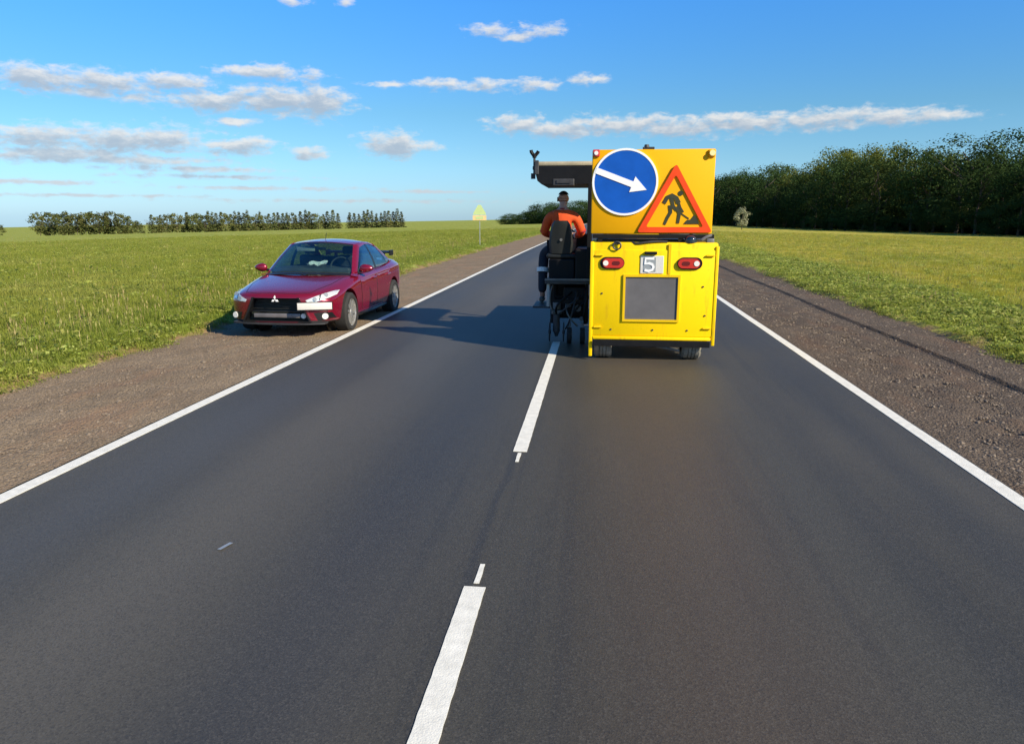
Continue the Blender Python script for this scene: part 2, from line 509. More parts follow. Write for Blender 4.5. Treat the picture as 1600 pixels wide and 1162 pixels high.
M['glass_side'] = glass_mat('side_glass', (.62, .74, .78), .22)
M['clear_glass'] = glass_mat('lamp_glass', (.97, .98, .98), .03)
M['lens'] = mat('lens', (.80, .80, .78), .12, .25, var=.05, coat=1.0)
M['plate'] = mat('number_plate', (.66, .64, .60), .45, var=.04)
M['paper'] = mat('paper', (.80, .72, .68), .8, var=.1)
M['fluo'] = mat('fluorescent_sheet', (.58, .70, .30), .5, var=.06)
M['fluo_plate'] = mat('amber_sheet', (.85, .62, .28), .5, var=.08)
M['galv'] = mat('galvanised', (.40, .42, .42), .5, .5, var=.15)

# ------------------------------------------------------------------ geometry helpers


def world_off(o):
    v = Vector((0, 0, 0))
    while o is not None:
        v += o.location
        o = o.parent
    return v


def link_mesh(name, me, m, parent=None, loc=None):
    o = bpy.data.objects.new(name, me)
    COL.objects.link(o)
    if m is not None and not me.materials:
        me.materials.append(m)
    if parent is not None:
        o.parent = parent
    if loc is not None:
        o.location = loc
    return o


def obj(name, bm, m, parent=None, smooth=False, absolute=True):
    """link bm as one mesh object; with a parent, world coordinates become local ones"""
    if parent is not None and absolute:
        bmesh.ops.translate(bm, verts=bm.verts, vec=-world_off(parent))
    bmesh.ops.recalc_face_normals(bm, faces=bm.faces)
    if smooth:
        for f in bm.faces:
            f.smooth = True
        for e in bm.edges:
            if len(e.link_faces) == 2 and e.calc_face_angle(0) > R(38):
                e.smooth = False
    me = bpy.data.meshes.new(name)
    bm.to_mesh(me)
    bm.free()
    return link_mesh(name, me, m, parent)


def BM():
    return bmesh.new()


def box(bm, x0, x1, y0, y1, z0, z1, bev=0.0, seg=2):
    r = bmesh.ops.create_cube(bm, size=1.0)
    vs = r['verts']
    for v in vs:
        v.co = Vector(((x0 + x1) / 2 + v.co.x * (x1 - x0), (y0 + y1) / 2 + v.co.y * (y1 - y0), (z0 + z1) / 2 + v.co.z * (z1 - z0)))
    if bev:
        es = list({e for v in vs for e in v.link_edges})
        bmesh.ops.bevel(bm, geom=es, offset=bev, segments=seg, affect='EDGES', profile=.5)
    return bm


def cyl(bm, p0, p1, r0, r1=None, seg=20, caps=True):
    p0, p1 = Vector(p0), Vector(p1)
    r1 = r0 if r1 is None else r1
    d = p1 - p0
    q = d.to_track_quat('Z', 'Y')
    a, b = [], []
    for i in range(seg):
        th = 2 * math.pi * i / seg
        c = Vector((math.cos(th), math.sin(th), 0))
        a.append(bm.verts.new(p0 + q @ (c * r0)))
        b.append(bm.verts.new(p1 + q @ (c * r1)))
    for i in range(seg):
        j = (i + 1) % seg
        bm.faces.new((a[i], a[j], b[j], b[i]))
    if caps:
        bm.faces.new(a[::-1])
        bm.faces.new(b)
    return bm


def tube(bm, pts, r, seg=8, r_end=None):
    pts = [Vector(p) for p in pts]
    rings = []
    n = len(pts)
    for i, p in enumerate(pts):
        d = (pts[min(i + 1, n - 1)] - pts[max(i - 1, 0)]).normalized()
        q = d.to_track_quat('Z', 'Y')
        rr = r if r_end is None else r + (r_end - r) * i / (n - 1)
        rings.append([bm.verts.new(p + q @ Vector((math.cos(2 * math.pi * k / seg) * rr, math.sin(2 * math.pi * k / seg) * rr, 0))) for k in range(seg)])
    for a, b in zip(rings, rings[1:]):
        # match the ring starts so that the tube does not twist
        s = min(range(seg), key=lambda k: (b[k].co - a[0].co).length)
        b[:] = b[s:] + b[:s]
        for k in range(seg):
            bm.faces.new((a[k], a[(k + 1) % seg], b[(k + 1) % seg], b[k]))
    bm.faces.new(rings[0][::-1])
    bm.faces.new(rings[-1])
    return bm


def bez(p0, p1, p2, p3, n=12):
    p0, p1, p2, p3 = map(Vector, (p0, p1, p2, p3))
    return [((1 - t) ** 3) * p0 + 3 * (1 - t) ** 2 * t * p1 + 3 * (1 - t) * t * t * p2 + t ** 3 * p3 for t in (i / n for i in range(n + 1))]


def prism(bm, poly, y0, y1):
    """polygon in x,z pushed from y0 to y1"""
    a = [bm.verts.new((x, y0, z)) for x, z in poly]
    b = [bm.verts.new((x, y1, z)) for x, z in poly]
    n = len(poly)
    bm.faces.new(a)
    bm.faces.new(b[::-1])
    for i in range(n):
        j = (i + 1) % n
        bm.faces.new((a[i], b[i], b[j], a[j]))
    return bm


def frame_prism(bm, outer, inner, y0, y1):
    """ring between two polygons of the same number of points, in x,z"""
    n = len(outer)
    L = []
    for poly in (outer, inner):
        for y in (y0, y1):
            L.append([bm.verts.new((x, y, z)) for x, z in poly])
    o0, o1, i0, i1 = L
    for i in range(n):
        j = (i + 1) % n
        bm.faces.new((o0[i], o0[j], i0[j], i0[i]))
        bm.faces.new((o1[j], o1[i], i1[i], i1[j]))
        bm.faces.new((o0[j], o0[i], o1[i], o1[j]))
        bm.faces.new((i0[i], i0[j], i1[j], i1[i]))
    return bm


def circle(cx, cz, r, n=48):
    return [(cx + r * math.cos(2 * math.pi * i / n), cz + r * math.sin(2 * math.pi * i / n)) for i in range(n)]


def stadium(cx, cz, hw, hh, n=10):
    pts = []
    for i in range(n + 1):
        a = -math.pi / 2 + math.pi * i / n
        pts.append((cx + hw - hh + hh * math.cos(a), cz + hh * math.sin(a)))
    for i in range(n + 1):
        a = math.pi / 2 + math.pi * i / n
        pts.append((cx - hw + hh + hh * math.cos(a), cz + hh * math.sin(a)))
    return pts


def thick_line(pts, w0, w1=None):
    """outline polygon of a tapering stroke in x,z"""
    w1 = w0 if w1 is None else w1
    L, Rr = [], []
    n = len(pts)
    for i, (x, z) in enumerate(pts):
        ax, az = pts[max(i - 1, 0)]
        bx, bz = pts[min(i + 1, n - 1)]
        dx, dz = bx - ax, bz - az
        d = math.hypot(dx, dz)
        w = (w0 + (w1 - w0) * i / (n - 1)) / 2
        L.append((x - dz / d * w, z + dx / d * w))
        Rr.append((x + dz / d * w, z - dx / d * w))
    return L + Rr[::-1]


def thing(name, label, cat, loc, rotz=0, group=None):
    o = bpy.data.objects.new(name, None)
    COL.objects.link(o)
    o.empty_display_size = .2
    o.location = loc
    o.rotation_euler = (0, 0, rotz)
    o['label'] = label
    o['category'] = cat
    if group:
        o['group'] = group
    return o


def tag(o, label, cat, group=None):
    o['label'] = label
    o['category'] = cat
    if group:
        o['group'] = group
    return o


def eval_mesh(o):
    dg = bpy.context.evaluated_depsgraph_get()
    dg.update()
    me = bpy.data.meshes.new_from_object(o.evaluated_get(dg))
    return me


def skin_obj(name, verts, edges, m, parent, root=0, level=2):
    """grow one continuous surface over a skeleton; verts = (x, y, z, radius or (rx, ry))"""
    me = bpy.data.meshes.new(name)
    off = world_off(parent) if parent else Vector((0, 0, 0))
    me.from_pydata([Vector(v[:3]) - off for v in verts], edges, [])
    o = bpy.data.objects.new(name, me)
    COL.objects.link(o)
    md = o.modifiers.new('skin', 'SKIN')
    md.use_smooth_shade = True
    for i, v in enumerate(verts):
        r = v[3]
        me.skin_vertices[0].data[i].radius = r if isinstance(r, tuple) else (r, r)
    me.skin_vertices[0].data[root].use_root = True
    sb = o.modifiers.new('sub', 'SUBSURF')
    sb.levels = sb.render_levels = level
    em = eval_mesh(o)
    bpy.data.objects.remove(o)
    em.name = name
    em.materials.clear()
    for p in em.polygons:
        p.use_smooth = True
    return link_mesh(name, em, m, parent)


# ------------------------------------------------------------------ terrain, road, shoulders
XL, XR = -6.75, 5.45          # where the shoulders end


def road_z(y):
    y = np.asarray(y, dtype=float)
    z = -0.0030 * np.clip(y - 40, 0, 190)
    d = np.clip(y - 230, 0, None)
    return z - 0.00006 * np.clip(d, 0, 250) ** 2 - .03 * np.clip(d - 250, 0, None) * np.exp(-np.clip(d - 250, 0, None) / 400)


def ground_z(x, y):
    x = np.asarray(x, dtype=float)
    y = np.asarray(y, dtype=float)
    z = road_z(y)
    l = np.clip(-x - 8.0, 0, None)
    z = z - .026 * l * (l / (l + 6.0)) * (1 / (1 + l / 4000))
    r = np.clip(x - 7.5, 0, None)
    z = z - .019 * r * (r / (r + 5.0))
    far = np.clip((np.hypot(x, y) - 15) / 40, 0, 1)
    z = z + far * (.10 * np.sin(x * .11 + y * .05) * np.sin(y * .071 - x * .03) + .05 * np.sin(x * .31 + 1.7) * np.sin(y * .23))
    # a low bank where grass meets gravel
    eL = np.clip((-x + XL + .35) / .6, 0, 1)
    eR = np.clip((x - XR + .3) / .6, 0, 1)
    wob = .03 * np.sin(y * 1.9) * np.sin(y * .83 + 1) + .02 * np.sin(y * 4.3 + x)
    return z - .16 + np.maximum(eL, eR) * (.20 + wob)


def grid_mesh(name, xs, ys, zf, m):
    X, Y = np.meshgrid(xs, ys)
    Z = zf(X, Y)
    v = np.stack([X, Y, Z], -1).reshape(-1, 3)
    nx, ny = len(xs), len(ys)
    i = (np.arange(ny - 1)[:, None] * nx + np.arange(nx - 1)[None, :]).reshape(-1)
    f = np.stack([i, i + 1, i + nx + 1, i + nx], -1)
    me = bpy.data.meshes.new(name)
    me.from_pydata(v.tolist(), [], f.tolist())
    for p in me.polygons:
        p.use_smooth = True
    o = link_mesh(name, me, m)
    return o


ys_t = np.concatenate([np.arange(-30, 0, 2.0), np.arange(0, 30, .25), np.arange(30, 80, 1.0), np.arange(80, 500, 8.0), np.geomspace(500, 4000, 30)])
gl = np.geomspace(.35, 2500, 80)
gr = np.geomspace(.35, 1500, 70)
xs_t = np.concatenate([XL - .3 - gl[::-1], np.linspace(XL - .3, XL + .5, 9), np.array([-5, -2, 0, 2, 4]), np.linspace(XR - .45, XR + .4, 9), XR + .4 + gr])
terrain = grid_mesh('terrain', xs_t, ys_t, ground_z, M['ground'])
terrain['kind'] = 'structure'

ys_r = np.concatenate([np.arange(-12, 20, .5), np.arange(20, 60, 2.0), np.arange(60, 520, 10.0)])
road = grid_mesh('road', np.linspace(-4.112, 2.975, 10), ys_r, lambda X, Y: road_z(Y), M['asphalt'])
road['kind'] = 'structure'


def shoulder(name, x0, x1, m, lip=None):
    ys = np.concatenate([np.arange(-10, 22, .11), np.arange(22, 60, .6), np.arange(60, 520, 8.0)])
    xs = np.arange(x0, x1 + .01, .11)
    if lip:
        xs = np.sort(np.concatenate([xs[(np.abs(xs - lip) > .07)], [lip - .03, lip - .005, lip + .012]]))

    def zf(X, Y):
        e = np.minimum(np.abs(X - x0), np.abs(X - x1))
        rough = 1.0 if x0 < 0 else 2.1 * np.exp(-((X - 3.95) / .55) ** 2) + .5
        r = rough * .022 * np.sin(X * 11 + 2 * np.sin(Y * 3.1)) * np.sin(Y * 7.3 + X * 2) + .014 * np.sin(X * 23 + Y * 5) * np.sin(Y * 17 - X * 7)
        near = 1 / (1 + (Y / 30) ** 2)
        z = road_z(Y) - .006 + r * near * .55 * np.clip(e / .5, 0, 1)
        if x0 < 0:
            z = z - .05 * np.clip((-X - 4.2) / 2.6, 0, 1)
        if lip:
            wob = .025 * np.sin(Y * 1.3) + .012 * np.sin(Y * 4.1)
            z = z - .02 * np.clip((X - 3.1) / 1.6, 0, 1) + .030 * (X > lip - .01)
            z = z + 0 * wob
        return z
    o = grid_mesh(name, xs, ys, zf, m)
    if lip:                                  # the lip wanders a little
        for v in o.data.vertices:
            if abs(v.co.x - lip) < .25:
                v.co.x += .03 * math.sin(v.co.y * .7)
    o['kind'] = 'structure'
    return o


shoulder('gravel_shoulder', XL - .25, -4.10, M['shoulder'])
shoulder('gravel_shoulder', 2.965, XR + .25, M['shoulder_right'], lip=4.78)


def stripe(name, x0, x1, y0, y1, step=.5, ragged=0.0):
    ys = np.append(np.arange(y0, y1, step), y1)
    if y1 > 60:
        ys = np.unique(np.concatenate([np.arange(y0, 40, 1.0), np.arange(40, y1, 8.0), [y1]]))
    bm = BM()
    rows = []
    for y in ys:
        z = float(road_z(y))
        a = x0 + random.uniform(-ragged, ragged)
        b = x1 + random.uniform(-ragged, ragged)
        rows.append([bm.verts.new((a, y, z + .001)), bm.verts.new((a, y, z + .005)), bm.verts.new((b, y, z + .005)), bm.verts.new((b, y, z + .001))])
    for r, s in zip(rows, rows[1:]):
        for k in range(3):
            bm.faces.new((r[k], r[k + 1], s[k + 1], s[k]))
    bm.faces.new(rows[0])
    bm.faces.new(rows[-1][::-1])
    return obj(name, bm, M['paint_white'], road)


stripe('edge_line', -4.097, -3.975, -10, 500, 1.0, .004)
stripe('edge_line', 2.835, 2.957, -10, 500, 1.0, .004)
stripe('lane_dash', -.655, -.541, -2.6, 3.53, .05, .0014)
stripe('lane_dash', -.655, -.541, 5.83, 11.35, .08, .0014)
stripe('setting_out_mark', -.610, -.582, 3.57, 3.79, .06, .002)
stripe('setting_out_mark', -.610, -.582, 5.57, 5.79, .06, .002)
bm = BM()
prism(bm, [(0, 0)] * 0 + [(-.0, .0), (.018, .002), (.026, .005), (.0, .004)], 0, .10)
bmesh.ops.transform(bm, matrix=Matrix.Translation((-2.16, 3.80, .002)) @ Matrix.Rotation(R(-16), 4, 'Z'), verts=bm.verts)
obj('pale_scrap', bm, M['galv'], road)


# ------------------------------------------------------------------ road-marking machine
def build_machine():
    T = thing('road_marking_machine', 'yellow road marking machine with orange sign board, driving on the right lane', 'road machine', (.74, 10.0, 0))
    YB = 9.95                                                   # rear face
    X0, X1 = -.08, 1.55
    # --- cabinet
    bm = BM()
    box(bm, X0, X1, YB, 11.15, .29, 1.565, .022)
    cab = obj('rear_cabinet', bm, M['yellow'], T, True)
    bm = BM(); box(bm, X0 + .03, X1 - .03, YB - .012, YB + .05, .335, 1.47, .01)
    door = obj('rear_door', bm, M['yellow'], T, True)
    for (x, z) in ((.02, 1.40), (.02, .45), (1.45, 1.40), (1.45, .45)):
        bm = BM(); box(bm, x - .045, x + .045, YB - .03, YB - .008, z - .014, z + .014, .006)
        cyl(bm, (x - .05, YB - .028, z), (x + .05, YB - .028, z), .011, seg=10)
        obj('hinge', bm, M['yellow_plain'], door, True)
    bm = BM(); box(bm, .915, .955, YB - .022, YB - .01, 1.16, 1.55, .004)
    obj('cover_strip', bm, M['yellow_plain'], T)
    bm = BM(); box(bm, X0 - .012, X0 + .035, YB - .02, YB + .03, .05, 1.575, .008)
    obj('corner_post', bm, M['yellow'], T, True)
    bm = BM(); box(bm, X1 - .03, X1 + .012, YB - .02, YB + .03, .22, 1.52, .008)
    obj('corner_post', bm, M['yellow'], T, True)
    bm = BM(); box(bm, X0 + .04, X1 - .04, YB - .025, YB + .02, .285, .325, .008)
    obj('lower_rail', bm, M['yellow'], T, True)
    # --- radiator panel: frame, mesh of slats
    bm = BM(); frame_prism(bm, [(.345, .53), (1.085, .53), (1.085, 1.15), (.345, 1.15)], [(.375, .56), (1.055, .56), (1.055, 1.12), (.375, 1.12)], YB - .035, YB - .006)
    pf = obj('radiator_frame', bm, M['yellow_plain'], T)
    bm = BM(); box(bm, .374, 1.056, YB - .017, YB - .009, .559, 1.121)
    obj('radiator_mesh', bm, M['mesh_grey'], pf)
    # --- lamps
    for xc, inner in ((.195, 1), (1.195, -1)):
        bm = BM(); prism(bm, stadium(xc, 1.30, .16, .078), YB - .03, YB - .008)
        lf = obj('tail_lamp', bm, M['black'], T)
        bm = BM(); prism(bm, stadium(xc + .012 * inner, 1.30, .14, .062), YB - .048, YB - .026)
        obj('lens', bm, M['lamp_red'], lf)
        bm = BM(); prism(bm, circle(xc - .085 * inner, 1.30, .035, 18), YB - .054, YB - .046)
        obj('reversing_lens', bm, M['lamp_white'], lf)
        bm = BM(); prism(bm, stadium(xc + .05 * inner, 1.30, .05, .026), YB - .053, YB - .046)
        obj('dark_lens', bm, M['lamp_dark'], lf)
    # --- number plate with its lamp
    bm = BM(); box(bm, .56, .86, YB - .024, YB - .008, 1.165, 1.395, .006)
    pl = obj('number_plate', bm, M['plate'], T)
    pl['label'] = 'square white plate with a figure 5'
    bm = BM(); box(bm, .60, .76, YB - .028, YB - .0235, 1.19, 1.375)
    obj('plate_field', bm, M['galv'], pl)
    bm = BM()
    prism(bm, thick_line([(.735, 1.36), (.625, 1.36), (.622, 1.292), (.67, 1.30), (.715, 1.285), (.73, 1.25), (.715, 1.215), (.67, 1.20), (.615, 1.21)], .032), YB - .036, YB - .0275)
    obj('figure', bm, M['sign_white'], pl)
    bm = BM(); box(bm, .61, .77, YB - .06, YB - .005, 1.412, 1.45, .008)
    obj('plate_lamp', bm, M['black'], T)
    # --- ring handle
    bm = BM()
    ring = [Vector((.25 + .05 * math.cos(a), YB - .035, 1.525 + .05 * math.sin(a))) for a in [math.pi * 2 * i / 20 for i in range(20)]]
    tube(bm, [(p.x, p.y, p.z) for p in ring] + [ring[0]], .011, 6)
    box(bm, .215, .285, YB - .03, YB - .006, 1.54, 1.575, .006)
    obj('lifting_ring', bm, M['dark'], T, True)
    for (x, z) in ((.06, 1.29), (.07, .9), (1.38, 1.0), (1.42, .62), (.2, .42), (1.2, .42), (.75, .42)):
        bm = BM(); cyl(bm, (x, YB - .022, z), (x, YB - .01, z), .012, seg=8)
        obj('bolt', bm, M['dark'], T)
    # --- under the board: rail, beacon dome, clamp
    bm = BM(); box(bm, X0 + .01, 1.50, 10.02, 10.10, 1.618, 1.668, .006)
    box(bm, .0, .06, 10.03, 10.10, 1.55, 1.64); box(bm, 1.05, 1.11, 10.03, 10.10, 1.55, 1.64)
    obj('board_rail', bm, M['black'], T)
    bm = BM(); box(bm, -.02, 1.44, 10.25, 11.0, 1.56, 1.60, .01)
    obj('cabinet_lid', bm, M['dark'], T)
    bm = BM()
    cyl(bm, (1.20, 10.02, 1.565), (1.20, 10.02, 1.60), .085, .085, 20); 
    r = bmesh.ops.create_uvsphere(bm, u_segments=18, v_segments=10, radius=.08)
    for v in r['verts']:
        v.co = Vector((1.20 + v.co.x, 10.02 + v.co.y, 1.60 + v.co.z * .75))
    obj('beacon', bm, M['dome'], T, True)
    bm = BM()
    tube(bm, [(1.34, 9.99, 1.60), (1.40, 9.98, 1.64), (1.46, 10.0, 1.66)], .02, 8)
    box(bm, 1.40, 1.50, 9.98, 10.08, 1.55, 1.62, .015)
    obj('clamp', bm, M['grey'], T, True)
    bm = BM(); tube(bm, bez((.45, 9.97, 1.57), (.5, 9.93, 1.52), (.62, 9.93, 1.60), (.9, 9.96, 1.575)), .014, 7)
    obj('cable', bm, M['dark'], T, True)
    # --- sign board
    bm = BM(); box(bm, -.095, 1.475, 10.08, 10.15, 1.672, 2.745, .018)
    sb = obj('sign_board', bm, M['sign_orange'], T, True)
    YS = 10.08
    bm = BM(); frame_prism(bm, circle(.335, 2.335, .425, 56), circle(.335, 2.335, .398, 56), YS - .022, YS - .001)
    obj('disc_rim', bm, M['sign_white'], sb)
    bm = BM(); prism(bm, circle(.335, 2.335, .3985, 56), YS - .018, YS - .0015)
    obj('blue_disc', bm, M['sign_blue'], sb)
    a0, a1 = Vector((-.045, 2.485)), Vector((.615, 2.235))
    d = (a1 - a0).normalized(); nrm = Vector((-d.y, d.x))
    hb = a1 - d * .20
    pts = [a0 + nrm * .038, hb + nrm * .038, hb + nrm * .105, a1, hb - nrm * .105, hb - nrm * .038, a0 - nrm * .038]
    bm = BM(); prism(bm, [(p.x, p.y) for p in pts], YS - .026, YS - .017)
    obj('arrow', bm, M['sign_white'], sb)
    A, Bq, C = (.98, 2.565), (.505, 1.692), (1.475, 1.692)
    cx, cz = (A[0] + Bq[0] + C[0]) / 3, (A[1] + Bq[1] + C[1]) / 3

    def rounded(k, r=.1):
        P = [(cx + (p[0] - cx) * k, cz + (p[1] - cz) * k) for p in (A, Bq, C)]
        out = []
        for i in range(3):
            p, q, s = Vector(P[i]), Vector(P[i - 1]), Vector(P[(i + 1) % 3])
            u, v = (q - p).normalized() * r * k * .5, (s - p).normalized() * r * k * .5
            for j in range(6):
                t = j / 5
                w = (1 - t) ** 2 * (p + u) + 2 * t * (1 - t) * p + t * t * (p + v)
                out.append((w.x, w.y))
        return out
    bm = BM(); frame_prism(bm, rounded(1.0), rounded(.76), YS - .034, YS - .001)
    obj('triangle_border', bm, M['sign_red'], sb)
    bm = BM(); prism(bm, rounded(.765), YS - .012, YS - .0015)
    obj('triangle_field', bm, M['sign_orange'], sb)

    def q(px, py):                                               # sign-plane coordinates of the pictogram
        return (.53 + (px - 997) * .00822, 2.55 - (py - 258) * .00822)
    bm = BM()
    Y0s, Y1s = YS - .02, YS - .011
    prism(bm, circle(*q(1060.5, 301.5), .032, 16), Y0s, Y1s)
    prism(bm, thick_line([q(1035, 317), q(1040, 308), q(1047, 305), q(1054, 309), q(1058, 317)], .05, .06), Y0s, Y1s)
    prism(bm, thick_line([q(1056, 311), q(1061, 324), q(1066, 331)], .034, .024), Y0s - .001, Y1s)
    prism(bm, thick_line([q(1046, 308), q(1050, 322), q(1056, 328)], .046, .04), Y0s + .001, Y1s)
    prism(bm, thick_line([q(1045, 320), q(1046, 331), q(1041, 340), q(1037, 350)], .05, .034), Y0s + .0005, Y1s)
    prism(bm, thick_line([q(1055, 322), q(1060, 332), q(1058, 348)], .054, .036), Y0s - .0005, Y1s)
    prism(bm, thick_line([q(1054, 327), q(1075, 341)], .016, .016), Y0s + .0015, Y1s)
    prism(bm, [q(1067, 349), q(1072, 343), q(1078, 342), q(1083, 335), q(1087, 339), q(1091, 349)], Y0s - .0015, Y1s)
    obj('worker_symbol', bm, M['symbol'], sb)
    for (x, z, m) in ((-.045, 2.70, 'lamp_red'), (1.425, 2.69, 'lamp_yellow')):
        bm = BM(); box(bm, x - .045, x + .045, YS - .03, YS - .001, z - .045, z + .045, .01)
        h = obj('marker_lamp', bm, M['lamp_dark' if m == 'lamp_red' else 'sign_orange'], sb)
        bm = BM(); cyl(bm, (x, YS - .05, z), (x, YS - .028, z), .026 if m == 'lamp_red' else .036, seg=16)
        if m == 'lamp_red':
            h.data.materials[0] = M['lamp_red']
            obj_m = M['lamp_white']
        else:
            obj_m = M['lamp_yellow']
        o = obj('marker_lens', bm, obj_m, T)
    bm = BM()
    box(bm, .55, .70, 10.09, 10.14, 2.745, 2.775, .006); cyl(bm, (.60, 10.115, 2.77), (.60, 10.115, 2.805), .035, .028, 14)
    obj('board_latch', bm, M['dark'], T)
    for x in (.1, 1.3):                                            # struts that hold the board from behind
        bm = BM(); tube(bm, [(x, 10.16, 2.4), (x, 10.9, 1.58)], .025, 8)
        obj('board_strut', bm, M['black'], T, True)
    # --- chassis and wheels
    bm = BM()
    box(bm, -.02, .10, 10.05, 14.5, .38, .52, .01); box(bm, 1.38, 1.50, 10.05, 14.5, .38, .52, .01)
    for y in (10.15, 11.2, 12.4, 14.3):
        box(bm, .08, 1.40, y, y + .1, .39, .51)
    obj('chassis', bm, M['black'], T)
    bm = BM(); box(bm, -.03, 1.50, 9.893, 9.910, .20, .282, .004)  # black strip added for the shade between cabinet and tyres
    obj('tyre_shade_strip', bm, M['black'], T)
    bm = BM()
    box(bm, .0, 1.48, 10.02, 10.10, .215, .292, .01); box(bm, .35, .95, 9.99, 10.02, .20, .27, .01)
    obj('tow_bar', bm, M['black'], T)
    bm = BM()
    tube(bm, bez((.5, 10.0, .24), (.7, 9.96, .10), (.9, 9.98, .28), (1.1, 10.05, .2)), .018, 7)
    obj('brake_hose', bm, M['dark'], T, True)
    bm = BM(); tube(bm, [(.75, 10.0, .2), (.95, 9.99, .17), (1.12, 10.05, .13)], .022, 8)
    obj('drag_link', bm, M['grey'], T, True)
    bm = BM(); cyl(bm, (.0, 10.22, .24), (1.4, 10.22, .24), .05, seg=14)
    obj('axle', bm, M['black'], T, True)

    def wheel(x, y, r, w, m):
        bm = BM()
        prof = [(-w / 2, r * .6), (-w / 2, r * .86), (-w / 2 + .03, r * .985)]
        for gx in (-.045, 0.0, .045):                              # tread grooves
            prof += [(gx - .007, r), (gx - .005, r * .95), (gx + .005, r * .95), (gx + .007, r)]
        prof += [(w / 2 - .03, r * .985), (w / 2, r * .86), (w / 2, r * .6)]
        n = 36
        rings = [[bm.verts.new((x + px, y + pr * math.cos(2 * math.pi * k / n), r + pr * math.sin(2 * math.pi * k / n))) for k in range(n)] for px, pr in prof]
        for a, b in zip(rings, rings[1:]):
            for k in range(n):
                bm.faces.new((a[k], a[(k + 1) % n], b[(k + 1) % n], b[k]))
        wl = obj('wheel', bm, m, T, True)
        bm = BM(); cyl(bm, (x - w * .42, y, r), (x + w * .42, y, r), r * .61, seg=24)
        cyl(bm, (x - w * .5, y, r), (x + w * .5, y, r), r * .2, seg=12)
        obj('hub', bm, M['yellow_plain'], wl, True)
        return wl
    wheel(.10, 10.20, .23, .24, M['rubber_dusty'])
    wheel(1.285, 10.20, .23, .26, M['rubber_dusty'])
    wheel(.05, 13.75, .40, .26, M['rubber'])
    wheel(1.42, 13.75, .40, .26, M['rubber'])
    # --- front body and tanks
    bm = BM(); box(bm, .0, 1.5, 12.75, 14.6, .55, 1.55, .06)
    obj('engine_hood', bm, M['yellow_plain'], T, True)
    bm = BM(); cyl(bm, (.55, 11.95, .55), (.55, 11.95, 1.95), .42, seg=28); cyl(bm, (.55, 11.95, 1.95), (.55, 11.95, 2.03), .42, .2, 28)
    obj('paint_tank', bm, M['yellow_plain'], T, True)
    bm = BM(); cyl(bm, (1.2, 11.95, .55), (1.2, 11.95, 1.75), .3, seg=24); cyl(bm, (1.2, 11.95, 1.75), (1.2, 11.95, 1.82), .3, .12, 24)
    obj('bead_tank', bm, M['grey'], T, True)
    # --- operator platform on the left, beside the cabinet
    bm = BM(); box(bm, -.78, -.10, 11.22, 12.75, .90, .95, .008)
    obj('platform', bm, M['dark'], T)
    bm = BM(); box(bm, -.78, -.10, 11.20, 11.222, .955, .985)
    obj('platform_edge', bm, M['grey'], T)
    bm = BM(); box(bm, -.74, -.34, 11.48, 11.95, .95, 1.26, .02)
    obj('seat_pedestal', bm, M['black'], T)
    bm = BM(); box(bm, -.78, -.31, 11.50, 12.02, 1.262, 1.345, .035, 3)
    obj('seat_cushion', bm, M['seat'], T, True)
    bm = BM()
    rows = [(1.34, .17, 11.52), (1.5, .185, 11.50), (1.68, .165, 11.475), (1.78, .14, 11.455), (1.835, .10, 11.45)]
    L = []
    for z, hw, y in rows:
        c = [(-.56 - hw, y + .03), (-.56 - hw * .8, y - .02), (-.56, y - .035), (-.56 + hw * .8, y - .02), (-.56 + hw, y + .03), (-.56 + hw * .7, y + .09), (-.56, y + .07), (-.56 - hw * .7, y + .09)]
        L.append([bm.verts.new((x, yy, z)) for x, yy in c])
    for a, b in zip(L, L[1:]):
        for k in range(8):
            bm.faces.new((a[k], a[(k + 1) % 8], b[(k + 1) % 8], b[k]))
    bm.faces.new(L[0][::-1]); bm.faces.new(L[-1])
    bmesh.ops.subdivide_edges(bm, edges=bm.edges, cuts=1, use_grid_fill=True, smooth=.4)
    obj('seat_back', bm, M['seat'], T, True)
    bm = BM(); cyl(bm, (-.555, 11.455, 1.55), (-.555, 11.44, 1.55), .022, seg=12)
    obj('seat_badge', bm, M['grey'], T)
    bm = BM(); box(bm, -.33, -.10, 11.3, 12.6, .95, 1.42, .02)
    obj('side_console', bm, M['black'], T)
    bm = BM(); box(bm, -.6, -.15, 12.55, 12.75, .95, 1.62, .03)
    obj('control_column', bm, M['black'], T)
    bm = BM()
    wh = [Vector((-.54 + .17 * math.cos(a), 12.42 + .12 * math.sin(a), 1.60 + .10 * math.sin(a))) for a in [2 * math.pi * i / 24 for i in range(24)]]
    tube(bm, wh + [wh[0]], .013, 6); tube(bm, [(-.54, 12.42, 1.60), (-.5, 12.6, 1.45)], .02, 8); tube(bm, [wh[0], (-.54, 12.42, 1.60), wh[12]], .009, 6)
    obj('steering_wheel', bm, M['black'], T, True)
    # footrest hanging outside the platform
    bm = BM(); box(bm, -.755, -.715, 11.30, 11.345, .55, .93, .004)
    obj('footrest_post', bm, M['galv'], T)
    bm = BM(); box(bm, -.97, -.70, 11.30, 12.05, .525, .555, .006); tube(bm, [(-.74, 12.0, .54), (-.74, 12.0, .92)], .015, 8)
    obj('footrest', bm, M['dark'], T)
    # --- canopy on posts
    bm = BM()
    prof = [(-.93, 2.62), (-.93, 2.5), (-.905, 2.41), (-.85, 2.365), (.35, 2.365), (.35, 2.62)]
    prism(bm, prof, 11.25, 12.95)
    obj('canopy', bm, M['black'], T)
    bm = BM(); box(bm, -.90, .33, 11.255, 12.93, 2.622, 2.685, .02)
    obj('canopy_top', bm, M['beige'], T, True)
    bm = BM(); box(bm, -.945, -.885, 11.22, 11.27, 2.50, 2.70, .008)
